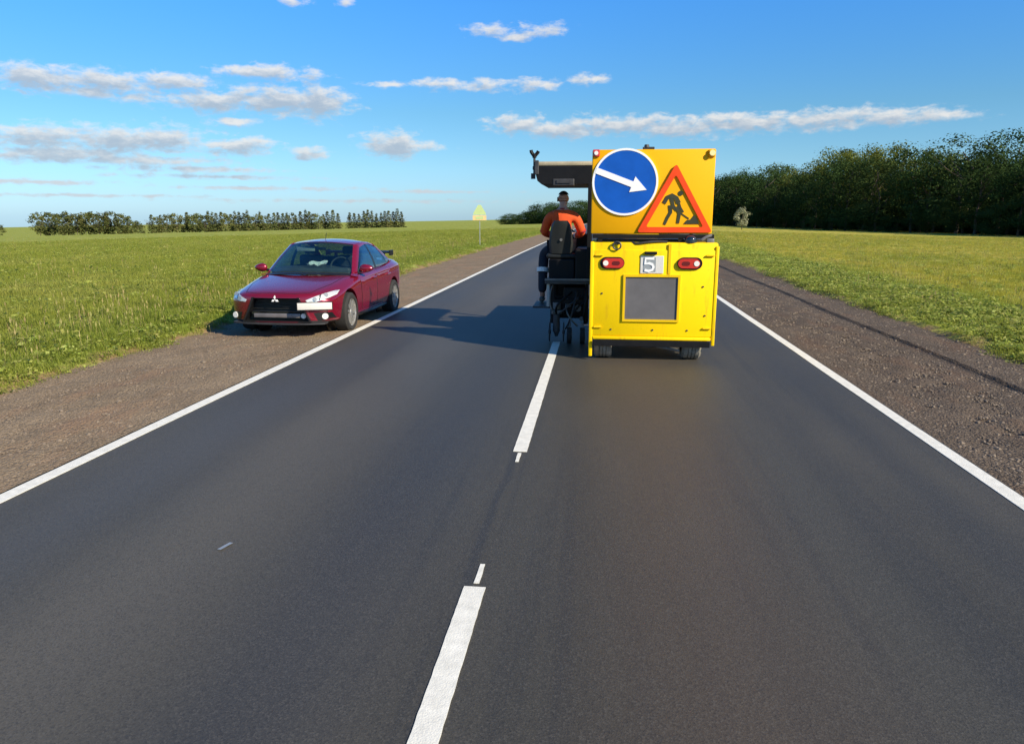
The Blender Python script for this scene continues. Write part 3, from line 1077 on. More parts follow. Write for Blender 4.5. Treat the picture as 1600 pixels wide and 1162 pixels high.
    obj('canopy_corner', bm, M['dark'], T)
    bm = BM(); box(bm, -.68, -.36, 11.24, 11.42, 2.335, 2.44, .015); box(bm, -.62, -.42, 11.225, 11.245, 2.375, 2.42)
    obj('canopy_fan', bm, M['dark'], T)
    for (x, y) in ((-.13, 11.27), (-.13, 12.9)):
        bm = BM(); box(bm, x - .03, x + .03, y - .03, y + .03, .94, 2.37, .006)
        obj('canopy_post', bm, M['black'], T)
    bm = BM()
    cyl(bm, (-.955, 11.3, 2.44), (-.955, 11.3, 2.78), .017, seg=8); cyl(bm, (-.985, 11.3, 2.44), (-.985, 11.3, 2.52), .02, seg=8)
    box(bm, -.98, -.91, 11.28, 11.32, 2.57, 2.62, .006)
    mast = obj('mast', bm, M['dark'], T)
    bm = BM()
    tube(bm, [(-.955, 11.3, 2.76), (-1.0, 11.3, 2.82), (-1.005, 11.3, 2.85)], .026, 8); tube(bm, [(-.955, 11.3, 2.76), (-.91, 11.3, 2.81), (-.895, 11.3, 2.835)], .026, 8)
    cyl(bm, (-.955, 11.3, 2.74), (-.955, 11.3, 2.80), .03, seg=10)
    obj('fork_head', bm, M['black'], mast, True)
    # --- paint carriage under the platform
    bm = BM()
    box(bm, -.70, -.12, 11.30, 11.36, .60, .66); box(bm, -.70, -.12, 11.95, 12.01, .60, .66)
    box(bm, -.70, -.64, 11.30, 12.01, .30, .36); box(bm, -.18, -.12, 11.30, 12.01, .30, .36)
    for x in (-.67, -.15):
        for y in (11.33, 11.98):
            box(bm, x - .025, x + .025, y - .025, y + .025, .32, .90)
    obj('carriage_frame', bm, M['black'], T)
    bm = BM(); box(bm, -.66, -.13, 12.02, 12.07, .28, .90, .008)
    obj('splash_guard', bm, M['black'], T)
    bm = BM(); box(bm, -.50, -.14, 11.42, 11.9, .40, .84, .02)
    obj('valve_box', bm, M['black'], T, True)
    bm = BM(); cyl(bm, (-.60, 11.27, .18), (-.60, 11.27, .44), .055, .05, 14); cyl(bm, (-.60, 11.27, .10), (-.60, 11.27, .18), .02, .05, 14)
    obj('spray_gun', bm, M['dark'], T, True)
    bm = BM(); cyl(bm, (-.60, 11.30, .52), (-.60, 11.30, .62), .06, .06, 14); box(bm, -.68, -.52, 11.26, 11.34, .44, .50, .01)
    obj('gun_bracket', bm, M['grey'], T, True)
    for x in (-.705, -.49):
        bm = BM(); cyl(bm, (x - .006, 11.32, .16), (x + .006, 11.32, .16), .15, seg=26); cyl(bm, (x - .02, 11.32, .16), (x + .02, 11.32, .16), .03, seg=10)
        obj('guard_disc', bm, M['dark'], T, True)
    for x, y in ((-.40, 11.26), (-.20, 11.26)):
        bm = BM(); cyl(bm, (x - .035, y, .12), (x + .035, y, .12), .12, seg=22); 
        c = obj('castor', bm, M['rubber'], T, True)
        bm = BM(); cyl(bm, (x - .04, y, .12), (x + .04, y, .12), .06, seg=14); tube(bm, [(x, y, .12), (x, y + .05, .32)], .018, 6)
        obj('castor_fork', bm, M['grey'], c, True)
    hoses = [((-.60, 11.27, .44), (-.66, 11.12, .62), (-.42, 11.15, .72), (-.38, 11.42, .76), .016, 'black'),
             ((-.56, 11.27, .44), (-.50, 11.10, .52), (-.28, 11.10, .70), (-.24, 11.42, .70), .014, 'dark'),
             ((-.30, 11.40, .78), (-.32, 11.16, .60), (-.40, 11.14, .30), (-.46, 11.27, .22), .014, 'dark'),
             ((-.16, 11.35, .88), (-.14, 11.15, .70), (-.22, 11.12, .42), (-.16, 11.30, .30), .018, 'black'),
             ((-.66, 11.32, .88), (-.74, 11.16, .74), (-.70, 11.14, .50), (-.62, 11.24, .46), .013, 'grey'),
             ((-.44, 11.42, .66), (-.52, 11.12, .50), (-.34, 11.10, .34), (-.28, 11.30, .26), .012, 'grey'),
             ((-.20, 11.30, .62), (-.30, 11.12, .56), (-.36, 11.10, .46), (-.34, 11.30, .40), .015, 'black')]
    for a, b, c, d, r, m in hoses:
        bm = BM(); tube(bm, bez(a, b, c, d, 14), r, 7)
        obj('hose', bm, M[m], T, True)
    for (x, z, r) in ((-.28, .52, .05), (-.22, .36, .035), (-.42, .58, .04)):
        bm = BM(); cyl(bm, (x, 11.36, z), (x, 11.42, z), r, seg=16)
        obj('pressure_gauge', bm, M['grey'], T, True)
    return T


machine = build_machine()


# ------------------------------------------------------------------ operator
def build_operator():
    T = thing('person', 'operator in an orange jacket and navy trousers seated under the canopy, back to us', 'person', (-.55, 11.75, 1.345))
    # bare body: pelvis, spine, head, arms, legs as one surface
    V = [(-.56, 11.78, 1.44, (.15, .10)), (-.56, 11.74, 1.62, (.14, .09)), (-.555, 11.73, 1.82, (.16, .095)), (-.55, 11.72, 1.955, (.09, .07)),
         (-.545, 11.72, 2.04, .052), (-.54, 11.74, 2.10, .068), (-.54, 11.755, 2.175, (.080, .095)), (-.54, 11.755, 2.25, (.066, .08)),
         (-.54, 11.845, 2.135, .026), (-.54, 11.868, 2.165, .014),                             # jaw, nose
         (-.75, 11.74, 1.90, .062), (-.83, 11.86, 1.66, .047), (-.74, 12.14, 1.60, .036), (-.70, 12.24, 1.61, .036),
         (-.35, 11.74, 1.90, .062), (-.26, 11.86, 1.66, .047), (-.34, 12.14, 1.60, .036), (-.38, 12.24, 1.61, .036),
         (-.66, 11.84, 1.43, .095), (-.845, 11.93, 1.33, .072), (-.86, 11.80, .74, .045), (-.86, 11.90, .62, .042),
         (-.47, 11.84, 1.43, .095), (-.46, 12.20, 1.42, .072), (-.46, 12.28, 1.06, .045), (-.46, 12.40, .99, .042),
         (-.625, 11.745, 2.155, .012), (-.455, 11.745, 2.155, .012)]
    E_ = [(0, 1), (1, 2), (2, 3), (3, 4), (4, 5), (5, 6), (6, 7), (5, 8), (6, 9), (3, 10), (10, 11), (11, 12), (12, 13), (3, 14), (14, 15), (15, 16), (16, 17),
          (0, 18), (18, 19), (19, 20), (20, 21), (0, 22), (22, 23), (23, 24), (24, 25), (6, 26), (6, 27)]
    skin_obj('body', V, E_, M['skin'], T)
    for s, hx, wx in ((-1, -.70, -.70), (1, -.38, -.38)):
        # four fingers and a thumb closed on the steering wheel rim
        for k, ln in enumerate((.030, .034, .032, .025)):
            x = hx + (k - 1.5) * .020
            skin_obj('finger', [(x, 12.24, 1.615, .011), (x, 12.285, 1.64, .0095), (x, 12.315, 1.622, .009), (x, 12.31, 1.60 - ln * .3, .008)], [(0, 1), (1, 2), (2, 3)], M['skin'], T, 0, 1)
        skin_obj('thumb', [(hx - s * .03, 12.22, 1.60, .012), (hx - s * .055, 12.26, 1.60, .011), (hx - s * .05, 12.295, 1.595, .009)], [(0, 1), (1, 2)], M['skin'], T, 0, 1)
    for s in (-1, 1):
        bm = BM()
        r = bmesh.ops.create_uvsphere(bm, u_segments=10, v_segments=8, radius=.011)
        bmesh.ops.translate(bm, verts=bm.verts, vec=(-.54 + s * .032, 11.843, 2.185))
        obj('eye', bm, M['hair'], T, True)
    bm = BM(); tube(bm, [(-.565, 11.866, 2.125), (-.54, 11.873, 2.123), (-.515, 11.866, 2.125)], .006, 6)
    obj('mouth', bm, M['crimson'], T, True)
    # hair: cap over crown and back of head
    bm = BM()
    bmesh.ops.create_uvsphere(bm, u_segments=24, v_segments=16, radius=1)
    for v in list(bm.verts):
        if v.co.z < .34 + .40 * max(0, v.co.y):
            bm.verts.remove(v)
    for v in bm.verts:
        v.co = Vector((-.54 + v.co.x * .088, 11.75 + v.co.y * .103, 2.185 + v.co.z * .098))
    obj('hair', bm, M['hair'], T, True)
    bm = BM()
    cyl(bm, (-.636, 11.75, 2.155), (-.612, 11.75, 2.155), .036, .032, 14)
    obj('ear_muff', bm, M['black'], T, True)
    # jacket
    J = [(-.56, 11.77, 1.40, (.185, .135)), (-.56, 11.74, 1.60, (.175, .125)), (-.555, 11.73, 1.80, (.195, .125)), (-.55, 11.725, 1.93, (.13, .10)), (-.548, 11.72, 2.0, (.072, .072)),
         (-.755, 11.74, 1.89, .088), (-.845, 11.86, 1.655, .072), (-.745, 12.12, 1.60, .055),
         (-.345, 11.74, 1.89, .088), (-.25, 11.86, 1.655, .072), (-.335, 12.12, 1.60, .055)]
    JE = [(0, 1), (1, 2), (2, 3), (3, 4), (3, 5), (5, 6), (6, 7), (3, 8), (8, 9), (9, 10)]
    jk = skin_obj('jacket', J, JE, M['orange'], T)
    skin_obj('collar', [(-.548, 11.715, 1.985, (.078, .078)), (-.547, 11.72, 2.035, (.072, .072))], [(0, 1)], M['crimson'], jk, 0, 2)
    skin_obj('sleeve_patch', [(-.262, 11.83, 1.72, .081), (-.243, 11.87, 1.64, .078)], [(0, 1)], M['crimson'], jk, 0, 2)
    skin_obj('sleeve_patch', [(-.835, 11.83, 1.70, .079), (-.85, 11.87, 1.64, .076)], [(0, 1)], M['orange'], jk, 0, 2)
    skin_obj('cuff', [(-.34, 12.1, 1.60, .06), (-.34, 12.14, 1.60, .058)], [(0, 1)], M['band'], jk, 0, 1)
    # trousers
    P = [(-.56, 11.80, 1.43, (.19, .125)), (-.67, 11.85, 1.42, .115), (-.845, 11.93, 1.32, .092), (-.855, 11.87, 1.10, .082), (-.86, 11.80, .70, .070),
         (-.47, 11.85, 1.43, .115), (-.46, 12.20, 1.42, .092), (-.46, 12.28, 1.02, .07)]
    PE = [(0, 1), (1, 2), (2, 3), (3, 4), (0, 5), (5, 6), (6, 7)]
    tr = skin_obj('trousers', P, PE, M['navy'], T)
    skin_obj('knee_patch', [(-.846, 11.925, 1.29, .096), (-.853, 11.895, 1.19, .093)], [(0, 1)], M['rust_cloth'], tr, 0, 2)
    bm = BM(); cyl(bm, (-.854, 11.862, 1.10), (-.856, 11.848, 1.035), .100, .096, 20)
    obj('reflective_band', bm, M['band'], tr, True)
    bm = BM(); cyl(bm, (-.46, 12.25, 1.22), (-.46, 12.265, 1.17), .09, .086, 20)
    obj('reflective_band', bm, M['band'], tr, True)
    for x, y, z in ((-.865, 11.80, .595), (-.46, 12.29, .99)):
        skin_obj('shoe', [(x, y - .05, z + .01, (.045, .045)), (x, y + .05, z + .02, (.05, .05)), (x, y + .17, z, (.048, .034))], [(0, 1), (1, 2)], M['shoe'], T, 0, 2)
    return T


build_operator()


# ------------------------------------------------------------------ red car
def build_car():
    T = thing('parked_car', 'dark red sedan facing us, parked on the left gravel shoulder', 'car', (-5.12, 11.36, -.035), R(-.8))
    T.scale = (1.05, 1.0, 1.03)

    def co(name, bm, m, parent, smooth=True):
        return obj(name, bm, m, parent, smooth, absolute=False)
    ST = [(0.00, .60, .25, .68, .30, .735, .44, .735, .56, .56, .655, .672),
          (0.10, .72, .21, .79, .28, .835, .45, .83, .60, .64, .715, .735),
          (0.50, .80, .19, .86, .27, .890, .48, .865, .685, .69, .785, .815),
          (1.05, .82, .19, .875, .27, .900, .50, .878, .765, .72, .865, .90),
          (1.45, .82, .19, .87, .27, .900, .52, .880, .83, .76, .92, .945),
          (2.30, .82, .19, .87, .27, .905, .54, .885, .87, .80, .925, .93),
          (3.30, .82, .19, .87, .27, .905, .56, .890, .90, .80, .96, .965),
          (3.80, .82, .20, .87, .28, .900, .57, .880, .935, .74, 1.02, 1.04),
          (4.30, .78, .24, .83, .32, .870, .57, .845, .93, .68, 1.045, 1.065),
          (4.50, .66, .30, .74, .36, .790, .55, .77, .88, .60, .985, 1.0)]
    bm = BM()
    rings = []
    for s in ST:
        y, xb, zb, xs, zs, xm, zm, xw, zw, xh, zh, zc = s
        half = [(xb, zb), (xs, zs), (xm, zm), (xw, zw), (xh, zh)]
        ring = [(0, zb)] + half + [(0, zc)] + [(-x, z) for x, z in half[::-1]]
        rings.append([bm.verts.new((x, y, z)) for x, z in ring])
    n = 12
    cr = bm.edges.layers.float.new('crease_edge')
    for a, b in zip(rings, rings[1:]):
        for k in range(n):
            bm.faces.new((a[k], a[(k + 1) % n], b[(k + 1) % n], b[k]))
    for r in (rings[0], rings[-1]):
        for f in ((11, 0, 1, 2, 10), (2, 3, 9, 10), (3, 4, 8, 9), (4, 5, 6, 7, 8)):
            bm.faces.new([r[i] for i in f])
    for a, b in zip(rings, rings[1:]):
        for k, w in ((4, .45), (8, .45), (5, .3), (7, .3), (2, .4), (10, .4)):
            e = bm.edges.get((a[k], b[k]))
            if e:
                e[cr] = w
    bmesh.ops.recalc_face_normals(bm, faces=bm.faces)
    me = bpy.data.meshes.new('body')
    bm.to_mesh(me); bm.free()
    tmp = bpy.data.objects.new('body_cage', me)
    COL.objects.link(tmp)
    sb = tmp.modifiers.new('s', 'SUBSURF'); sb.levels = sb.render_levels = 3
    me2 = eval_mesh(tmp)
    bpy.data.objects.remove(tmp)

    def plan(x, y):                                             # rounded nose and tail in plan
        q = (abs(x) / .9)
        f = max(0, 1 - y / 1.3)
        g = max(0, (y - 3.5) / 1.0)
        return .27 * q ** 3.0 * f ** 1.5 - .16 * q ** 2.6 * g
    for v in me2.vertices:
        v.co.y += plan(v.co.x, v.co.y)
    body = bpy.data.objects.new('body', me2)
    COL.objects.link(body)
    cutters = []

    def cutter(bmx):
        bmesh.ops.recalc_face_normals(bmx, faces=bmx.faces)
        m_ = bpy.data.meshes.new('cutter'); bmx.to_mesh(m_); bmx.free()
        o = bpy.data.objects.new('cutter', m_); COL.objects.link(o)
        md = body.modifiers.new('b', 'BOOLEAN'); md.operation = 'DIFFERENCE'; md.object = o; md.solver = 'EXACT'
        cutters.append(o)
    AX = (.93, 3.565)
    WR = .325
    for ay in AX:
        for s in (-1, 1):
            b2 = BM(); cyl(b2, (s * .58, ay, WR + .01), (s * 1.2, ay, WR + .01), WR + .055, seg=40); cutter(b2)
    b2 = BM(); prism(b2, [(-.37, .635), (.37, .635), (.45, .44), (.54, .265), (-.54, .265), (-.45, .44)], -.4, .24); cutter(b2)
    me3 = eval_mesh(body)
    bpy.data.objects.remove(body)
    for c in cutters:
        bpy.data.objects.remove(c)
    me3.name = 'body'
    me3.materials.clear()
    for p in me3.polygons:
        p.use_smooth = True
    bmx = BM(); bmx.from_mesh(me3)
    for e in bmx.edges:
        if len(e.link_faces) == 2 and e.calc_face_angle(0) > R(40):
            e.smooth = False
    bvh = BVHTree.FromBMesh(bmx)
    bmx.to_mesh(me3); bmx.free()
    body = link_mesh('body', me3, M['car_paint'], T)

    def cast(a, b, axis, side, off):
        """point on the body seen from the front ('y') or a side ('x'), pushed out by off"""
        if axis == 'y':
            o, d = Vector((a, -3, b)), Vector((0, 1, 0))
        elif axis == 'x':
            o, d = Vector((side * 3, a, b)), Vector((-side, 0, 0))
        else:
            o, d = Vector((a, b, 3)), Vector((0, 0, -1))
        h = bvh.ray_cast(o, d)
        if h[0] is None:
            return None
        nn = h[1] if h[1].dot(d) < 0 else -h[1]
        return h[0] + nn * off

    def resample(poly, k=5):
        out = []
        for i in range(len(poly)):
            p, q = Vector(poly[i]), Vector(poly[(i + 1) % len(poly)])
            for j in range(k):
                out.append(p.lerp(q, j / k))
        return out

    def applique(name, poly, axis, m, parent, off=.004, thick=.012, side=1, k=6, rings_=(1, .75, .5, .25)):
        """a piece of trim that follows the body surface"""
        pts = resample(poly, k)
        c = sum((p for p in pts), Vector((0, 0))) / len(pts)
        bm = BM()
        L = []
        last = None
        for sc in rings_:
            row = []
            for p in pts:
                w = c + (p - c) * sc
                h = cast(w.x, w.y, axis, side, off)
                if h is None:
                    h = last if last is not None else Vector((0, 0, .5))
                last = h
                row.append(bm.verts.new(h))
            L.append(row)
        h = cast(c.x, c.y, axis, side, off)
        cv = bm.verts.new(h)
        nn = len(pts)
        for a, b in zip(L, L[1:]):
            for i in range(nn):
                bm.faces.new((a[i], a[(i + 1) % nn], b[(i + 1) % nn], b[i]))
        for i in range(nn):
            bm.faces.new((L[-1][i], L[-1][(i + 1) % nn], cv))
        # rim back into the body
        back = []
        ax = {'y': Vector((0, 1, 0)), 'x': Vector((-side, 0, 0)), 'z': Vector((0, 0, -1))}[axis]
        for v in L[0]:
            back.append(bm.verts.new(v.co + ax * (off + thick)))
        for i in range(nn):
            bm.faces.new((L[0][i], L[0][(i + 1) % nn], back[(i + 1) % nn], back[i]))
        return co(name, bm, m, parent)

    def seam(name, line, axis, parent, side=1, r=.005, m='car_black', closed=False):
        pts = []
        line = [Vector(p) for p in line]
        if closed:
            line.append(line[0])
        for p, q in zip(line, line[1:]):
            for j in range(10):
                w = p.lerp(q, j / 10)
                h = cast(w.x, w.y, axis, side, .0)
                if h is not None:
                    pts.append(h)
        bm = BM(); tube(bm, pts, r, 5)
        return co(name, bm, M[m], parent)
    # --- front: grille, intercooler, bars, emblem, plate, lamps
    bm = BM(); box(bm, -.54, .54, .20, .235, .25, .66)
    gb = co('grille', bm, M['car_mesh'], T)
    for k in range(8):
        z = .45 + k * .024
        bm = BM(); box(bm, -.43, .43, .165, .19, z, z + .006)
        co('grille_bar', bm, M['car_trim'], gb)
    bm = BM(); box(bm, -.47, .47, .085, .14, .405, .43, .006)
    co('grille_crossbar', bm, M['car_black'], T)
    bm = BM(); box(bm, -.40, .36, .10, .18, .315, .385, .012)
    ic = co('intercooler', bm, M['intercooler'], T)
    bm = BM(); cyl(bm, (.41, .11, .35), (.41, .09, .35), .04, seg=14)
    co('horn', bm, M['lamp_white'], T)
    bm = BM(); frame_prism(bm, [(-.38, .642), (.38, .642), (.46, .44), (.55, .258), (-.55, .258), (-.46, .44)], [(-.355, .628), (.355, .628), (.435, .44), (.52, .275), (-.52, .275), (-.435, .44)], .03, .20)
    co('grille_surround', bm, M['car_black'], T)
    bm = BM()
    for a in (90, 210, 330):
        d = Vector((math.cos(R(a)), math.sin(R(a))))
        s_ = Vector((-d.y, d.x))
        L_ = .052
        pts = [(0, 0), (d * L_ * .58 + s_ * L_ * .34), d * L_ * 1.16, (d * L_ * .58 - s_ * L_ * .34)]
        pts = [(p[0] + d.x * .002, p[1] + .612 + d.y * .002) for p in pts]
        prism(bm, pts, .005, .02)
    co('emblem', bm, M['sign_white'], T)
    bm = BM(); box(bm, -.26, .26, -.006, .006, -.056, .056, .004)
    bmesh.ops.transform(bm, matrix=Matrix.Translation((.615, .052, .515)) @ Matrix.Rotation(R(20), 4, 'Z'), verts=bm.verts)
    npl = co('number_plate', bm, M['plate'], T)
    bm = BM(); frame_prism(bm, [(-.268, -.064), (.268, -.064), (.268, .064), (-.268, .064)], [(-.258, -.054), (.258, -.054), (.258, .054), (-.258, .054)], -.009, .008)
    bmesh.ops.transform(bm, matrix=Matrix.Translation((.615, .052, .515)) @ Matrix.Rotation(R(20), 4, 'Z'), verts=bm.verts)
    co('plate_frame', bm, M['car_black'], npl)
    for s in (-1, 1):
        hp = [(s * .47, .60), (s * .60, .655), (s * .77, .715), (s * .815, .715), (s * .825, .66), (s * .77, .625), (s * .62, .575), (s * .50, .565)]
        hl = applique('headlight', hp, 'y', M['lens'], T, .004)
        lp = [(c0 + (p[0] - c0) * .93, z0 + (p[1] - z0) * .84) for p in hp for c0, z0 in [(s * .67, .645)]]
        applique('headlight_lens', lp, 'y', M['clear_glass'], hl, .02, .004)
        applique('headlight_divider', [(s * .655, .60), (s * .67, .60), (s * .665, .675), (s * .65, .67)], 'y', M['car_trim'], hl, .009, .004)
        for (x, z, r) in ((.60, .615, .030), (.72, .66, .034)):
            h = cast(s * x, z, 'y', 1, .014)
            bm = BM(); cyl(bm, h, h + Vector((s * .002, -.008, .002)), r, seg=16)
            co('projector', bm, M['galv'], hl)
        fp = [(s * .575, .40), (s * .80, .40), (s * .82, .30), (s * .63, .27)]
        fb = applique('fog_lamp_recess', fp, 'y', M['car_black'], T, .003)
        h = cast(s * .72, .345, 'y', 1, .008)
        bm = BM(); cyl(bm, h, h + Vector((s * .006, -.02, 0)), .05, .046, 18)
        co('fog_lamp', bm, M['lamp_white'], T)
        applique('bumper_corner', [(s * .50, .285), (s * .80, .265), (s * .80, .245), (s * .52, .245)], 'y', M['car_trim'], T, .004)
    bm = BM()
    pts = []
    for i in range(25):
        x = -.74 + 1.48 * i / 24
        pts.append((x, -.015 + .27 * (abs(x) / .9) ** 3.0, .225))
    L = []
    for x, y, z in pts:
        L.append([bm.verts.new((x, y - .03, z)), bm.verts.new((x, y - .03, z + .022)), bm.verts.new((x, y + .12, z + .03)), bm.verts.new((x, y + .12, z))])
    for a, b in zip(L, L[1:]):
        for k in range(4):
            bm.faces.new((a[k], a[(k + 1) % 4], b[(k + 1) % 4], b[k]))
    bm.faces.new(L[0]); bm.faces.new(L[-1][::-1])
    co('front_lip', bm, M['car_trim'], T)
    # --- hood panel lines and vents
    seam('hood_seam', [(-.70, 1.30), (-.66, .70), (-.52, .16), (-.3, .075), (.3, .075), (.52, .16), (.66, .70), (.70, 1.30)], 'z', T, r=.004)
    # --- greenhouse
    sgn = (-1, 1)

    def patch(name, A, B, m, parent, nv=6, bulge=(0, 0, 0), thick=.012):
        bm = BM()
        rows = []
        bulge = Vector(bulge)
        nu = len(A)
        for j in range(nv + 1):
            v = j / nv
            rows.append([bm.verts.new(Vector(a).lerp(Vector(b), v) + bulge * (4 * v * (1 - v)) * 1.0) for a, b in zip(A, B)])
        for r0, r1 in zip(rows, rows[1:]):
            for i in range(nu - 1):
                bm.faces.new((r0[i], r0[i + 1], r1[i + 1], r1[i]))
        if thick:
            bmesh.ops.recalc_face_normals(bm, faces=bm.faces)
            bmesh.ops.solidify(bm, geom=bm.faces, thickness=thick)
        return co(name, bm, m, parent)

    def arc(p, q, mid, n=12):
        p, q, mid = Vector(p), Vector(q), Vector(mid)
        return [p * (1 - t) + q * t + mid * 4 * t * (1 - t) for t in (i / n for i in range(n + 1))]
    wl, wr = Vector((-.735, 1.50, .925)), Vector((.735, 1.50, .925))
    tl, tr_ = Vector((-.565, 2.16, 1.385)), Vector((.565, 2.16, 1.385))
    base = arc(wl, wr, (0, -.26, .035)); top = arc(tl, tr_, (0, -.12, .052))
    patch('windscreen', base, top, M['glass'], T, 8, (0, -.012, .016), .006)
    base2 = [p + Vector((0, -.004, -.012)) for p in base]; base3 = [p + Vector((0, -.14, -.03)) for p in base]
    patch('cowl', base3, base2, M['car_black'], T, 2, (0, 0, 0), .01)
    rtl, rtr = Vector((-.53, 3.16, 1.365)), Vector((.53, 3.16, 1.365))
    rbl, rbr = Vector((-.65, 3.90, 1.045)), Vector((.65, 3.90, 1.045))
    rtop = arc(rtl, rtr, (0, .08, .05)); rbase = arc(rbl, rbr, (0, .12, .03))
    patch('rear_window', rtop, rbase, M['glass_side'], T, 6, (0, .02, .03), .006)
    # roof from screen to screen
    bm = BM()
    rows = []
    for j in range(11):
        v = j / 10
        z_lift = .045 * 4 * v * (1 - v)
        row = [a.lerp(b, v) + Vector((0, 0, z_lift)) for a, b in zip(top, rtop)]
        l0 = row[0] + Vector((-.045, .02, -.022)); r0 = row[-1] + Vector((.045, .02, -.022))
        rows.append([bm.verts.new(p) for p in [l0] + row + [r0]])
    for r0, r1 in zip(rows, rows[1:]):
        for i in range(len(r0) - 1):
            bm.faces.new((r0[i], r0[i + 1], r1[i + 1], r1[i]))
    bmesh.ops.recalc_face_normals(bm, faces=bm.faces)
    bmesh.ops.solidify(bm, geom=bm.faces, thickness=.02)
    roof = co('roof', bm, M['car_paint'], T)
    for s in sgn:
        def sx(x, y, z):
            return Vector((s * x, y, z))
        # side glass opening: belt line below, roof rail above
        belt = [sx(.80, 1.62, .925), sx(.808, 2.1, .935), sx(.81, 2.55, .95), sx(.808, 3.0, .965), sx(.80, 3.40, .985), sx(.775, 3.68, 1.0)]
        rail = [sx(.775, 1.75, 1.0), sx(.645, 2.22, 1.325), sx(.622, 2.58, 1.372), sx(.615, 2.9, 1.365), sx(.63, 3.22, 1.30), sx(.735, 3.62, 1.06)]
        # pieces of glass: front door, rear door (with a small gap of black B pillar)
        def lerp_list(Ls, u):
            f = u * (len(Ls) - 1); i = min(int(f), len(Ls) - 2)
            return Ls[i].lerp(Ls[i + 1], f - i)
        def seg_(u0, u1, k=8):
            us = [u0 + (u1 - u0) * i / k for i in range(k + 1)]
            return [lerp_list(belt, u) for u in us], [lerp_list(rail, u) for u in us]
        for u0, u1 in ((.0, .42), (.46, .80), (.82, 1.0)):
            a, b = seg_(u0, u1)
            patch('side_window', a, b, M['glass_side'], T, 5, (s * .02, 0, .006), .005)
        for u0, u1 in ((.42, .46), (.80, .82)):
            a, b = seg_(u0, u1, 2)
            patch('window_pillar', a, b, M['car_black'], T, 5, (s * .022, 0, .008), .02)
        # A pillar
        scr = [base[0], wl * .5 + tl * .5 + Vector((0, -.012, .016)), tl] if s < 0 else [base[-1], wr * .5 + tr_ * .5 + Vector((0, -.012, .016)), tr_]
        sid = [sx(.80, 1.60, .915), sx(.715, 1.97, 1.165), sx(.645, 2.24, 1.345)]
        patch('roof_pillar', scr, sid, M['car_paint'], T, 3, (s * .012, 0, .01), .02)
        patch('roof_pillar', [base[0] if s < 0 else base[-1], sx(.78, 1.3, .90)], [sx(.80, 1.62, .92), sx(.85, 1.45, .87)], M['car_paint'], T, 2, (0, 0, 0), .01)
        # roof rail over the side glass
        ra = [sx(.655, 2.18, 1.30), sx(.645, 2.25, 1.33), sx(.628, 2.58, 1.376), sx(.62, 2.9, 1.37), sx(.632, 3.22, 1.31)]
        rb = [sx(.595, 2.17, 1.378), sx(.59, 2.25, 1.40), sx(.585, 2.58, 1.42), sx(.575, 2.9, 1.405), sx(.56, 3.18, 1.365)]
        patch('roof_rail', ra, rb, M['car_paint'], T, 3, (s * .006, 0, .008), .015)
        # C pillar
        ca = [sx(.632, 3.22, 1.305), sx(.72, 3.58, 1.08), sx(.785, 3.70, .99)]
        cb = [sx(.545, 3.16, 1.37), sx(.615, 3.60, 1.20), sx(.66, 3.93, 1.035)]
        patch('roof_pillar', ca, cb, M['car_paint'], T, 4, (s * .02, 0, .02), .02)
        # doors and handles
        for name, poly, hx in (('door', [(1.52, .88), (2.42, .90), (2.42, .34), (1.55, .32)], 2.25), ('door', [(2.44, .90), (3.34, .93), (3.22, .62), (3.02, .34), (2.44, .34)], 3.14)):
            d_ = applique(name, poly, 'x', M['car_paint'], T, .004, .004, s, 8)
            seam('door_seam', poly, 'x', d_, s, .005, closed=True)
            h0 = cast(hx - .09, .80, 'x', s, .028); h1 = cast(hx + .09, .81, 'x', s, .028)
            h00 = cast(hx - .10, .80, 'x', s, .0); h11 = cast(hx + .10, .81, 'x', s, .0)
            bm = BM(); tube(bm, [h00, h0, h1, h11], .012, 6)
            co('door_handle', bm, M['car_paint'], d_)
        bm = BM()
        tube(bm, [cast(1.35, .23, 'x', s, .0) + Vector((0, 0, 0)), cast(2.3, .225, 'x', s, .012), cast(3.15, .23, 'x', s, .0)], .035, 8)
        co('side_skirt', bm, M['car_black'], T)
        seam('shoulder_crease', [(1.2, .70), (2.4, .735), (3.6, .80), (4.1, .82)], 'x', T, s, .005, 'car_paint')
        # mirror
        bm = BM()
        r_ = bmesh.ops.create_uvsphere(bm, u_segments=18, v_segments=12, radius=1)
        for v in bm.verts:
            y = v.co.y
            v.co = Vector((s * (.945 + .115 * v.co.x * s), 1.66 + (.06 * y if y < 0 else .03 * y), .995 + .07 * v.co.z * (1 - .25 * v.co.x * s)))
        mr = co('door_mirror', bm, M['car_paint'], T)
        bm = BM(); tube(bm, [(s * .82, 1.68, .95), (s * .90, 1.67, .965)], .025, 8)
        co('mirror_arm', bm, M['car_black'], mr)
        bm = BM(); prism(bm, [(s * .955 + x * .1, 1.0 + z * .06) for x, z in circle(0, 0, 1, 18)], 1.688, 1.694)
        co('mirror_glass', bm, M['chrome'], mr)
        # tail lamp
        applique('tail_lamp', [(4.2, .92), (4.42, .90), (4.42, .74), (4.25, .76)], 'x', M['lamp_red'], T, .004, .004, s, 4)
    # --- rear wing
    bm = BM()
    prof = [(0, 0), (.02, .03), (.14, .05), (.22, .045), (.22, .03), (.12, .01)]
    a = [bm.verts.new((-.66, 4.14 + y, 1.135 + z)) for y, z in prof]
    b = [bm.verts.new((.66, 4.14 + y, 1.135 + z)) for y, z in prof]
    for i in range(len(prof)):
        j = (i + 1) % len(prof)
        bm.faces.new((a[i], a[j], b[j], b[i]))
    bm.faces.new(a); bm.faces.new(b[::-1])
    wing = co('rear_wing', bm, M['car_black'], T, False)
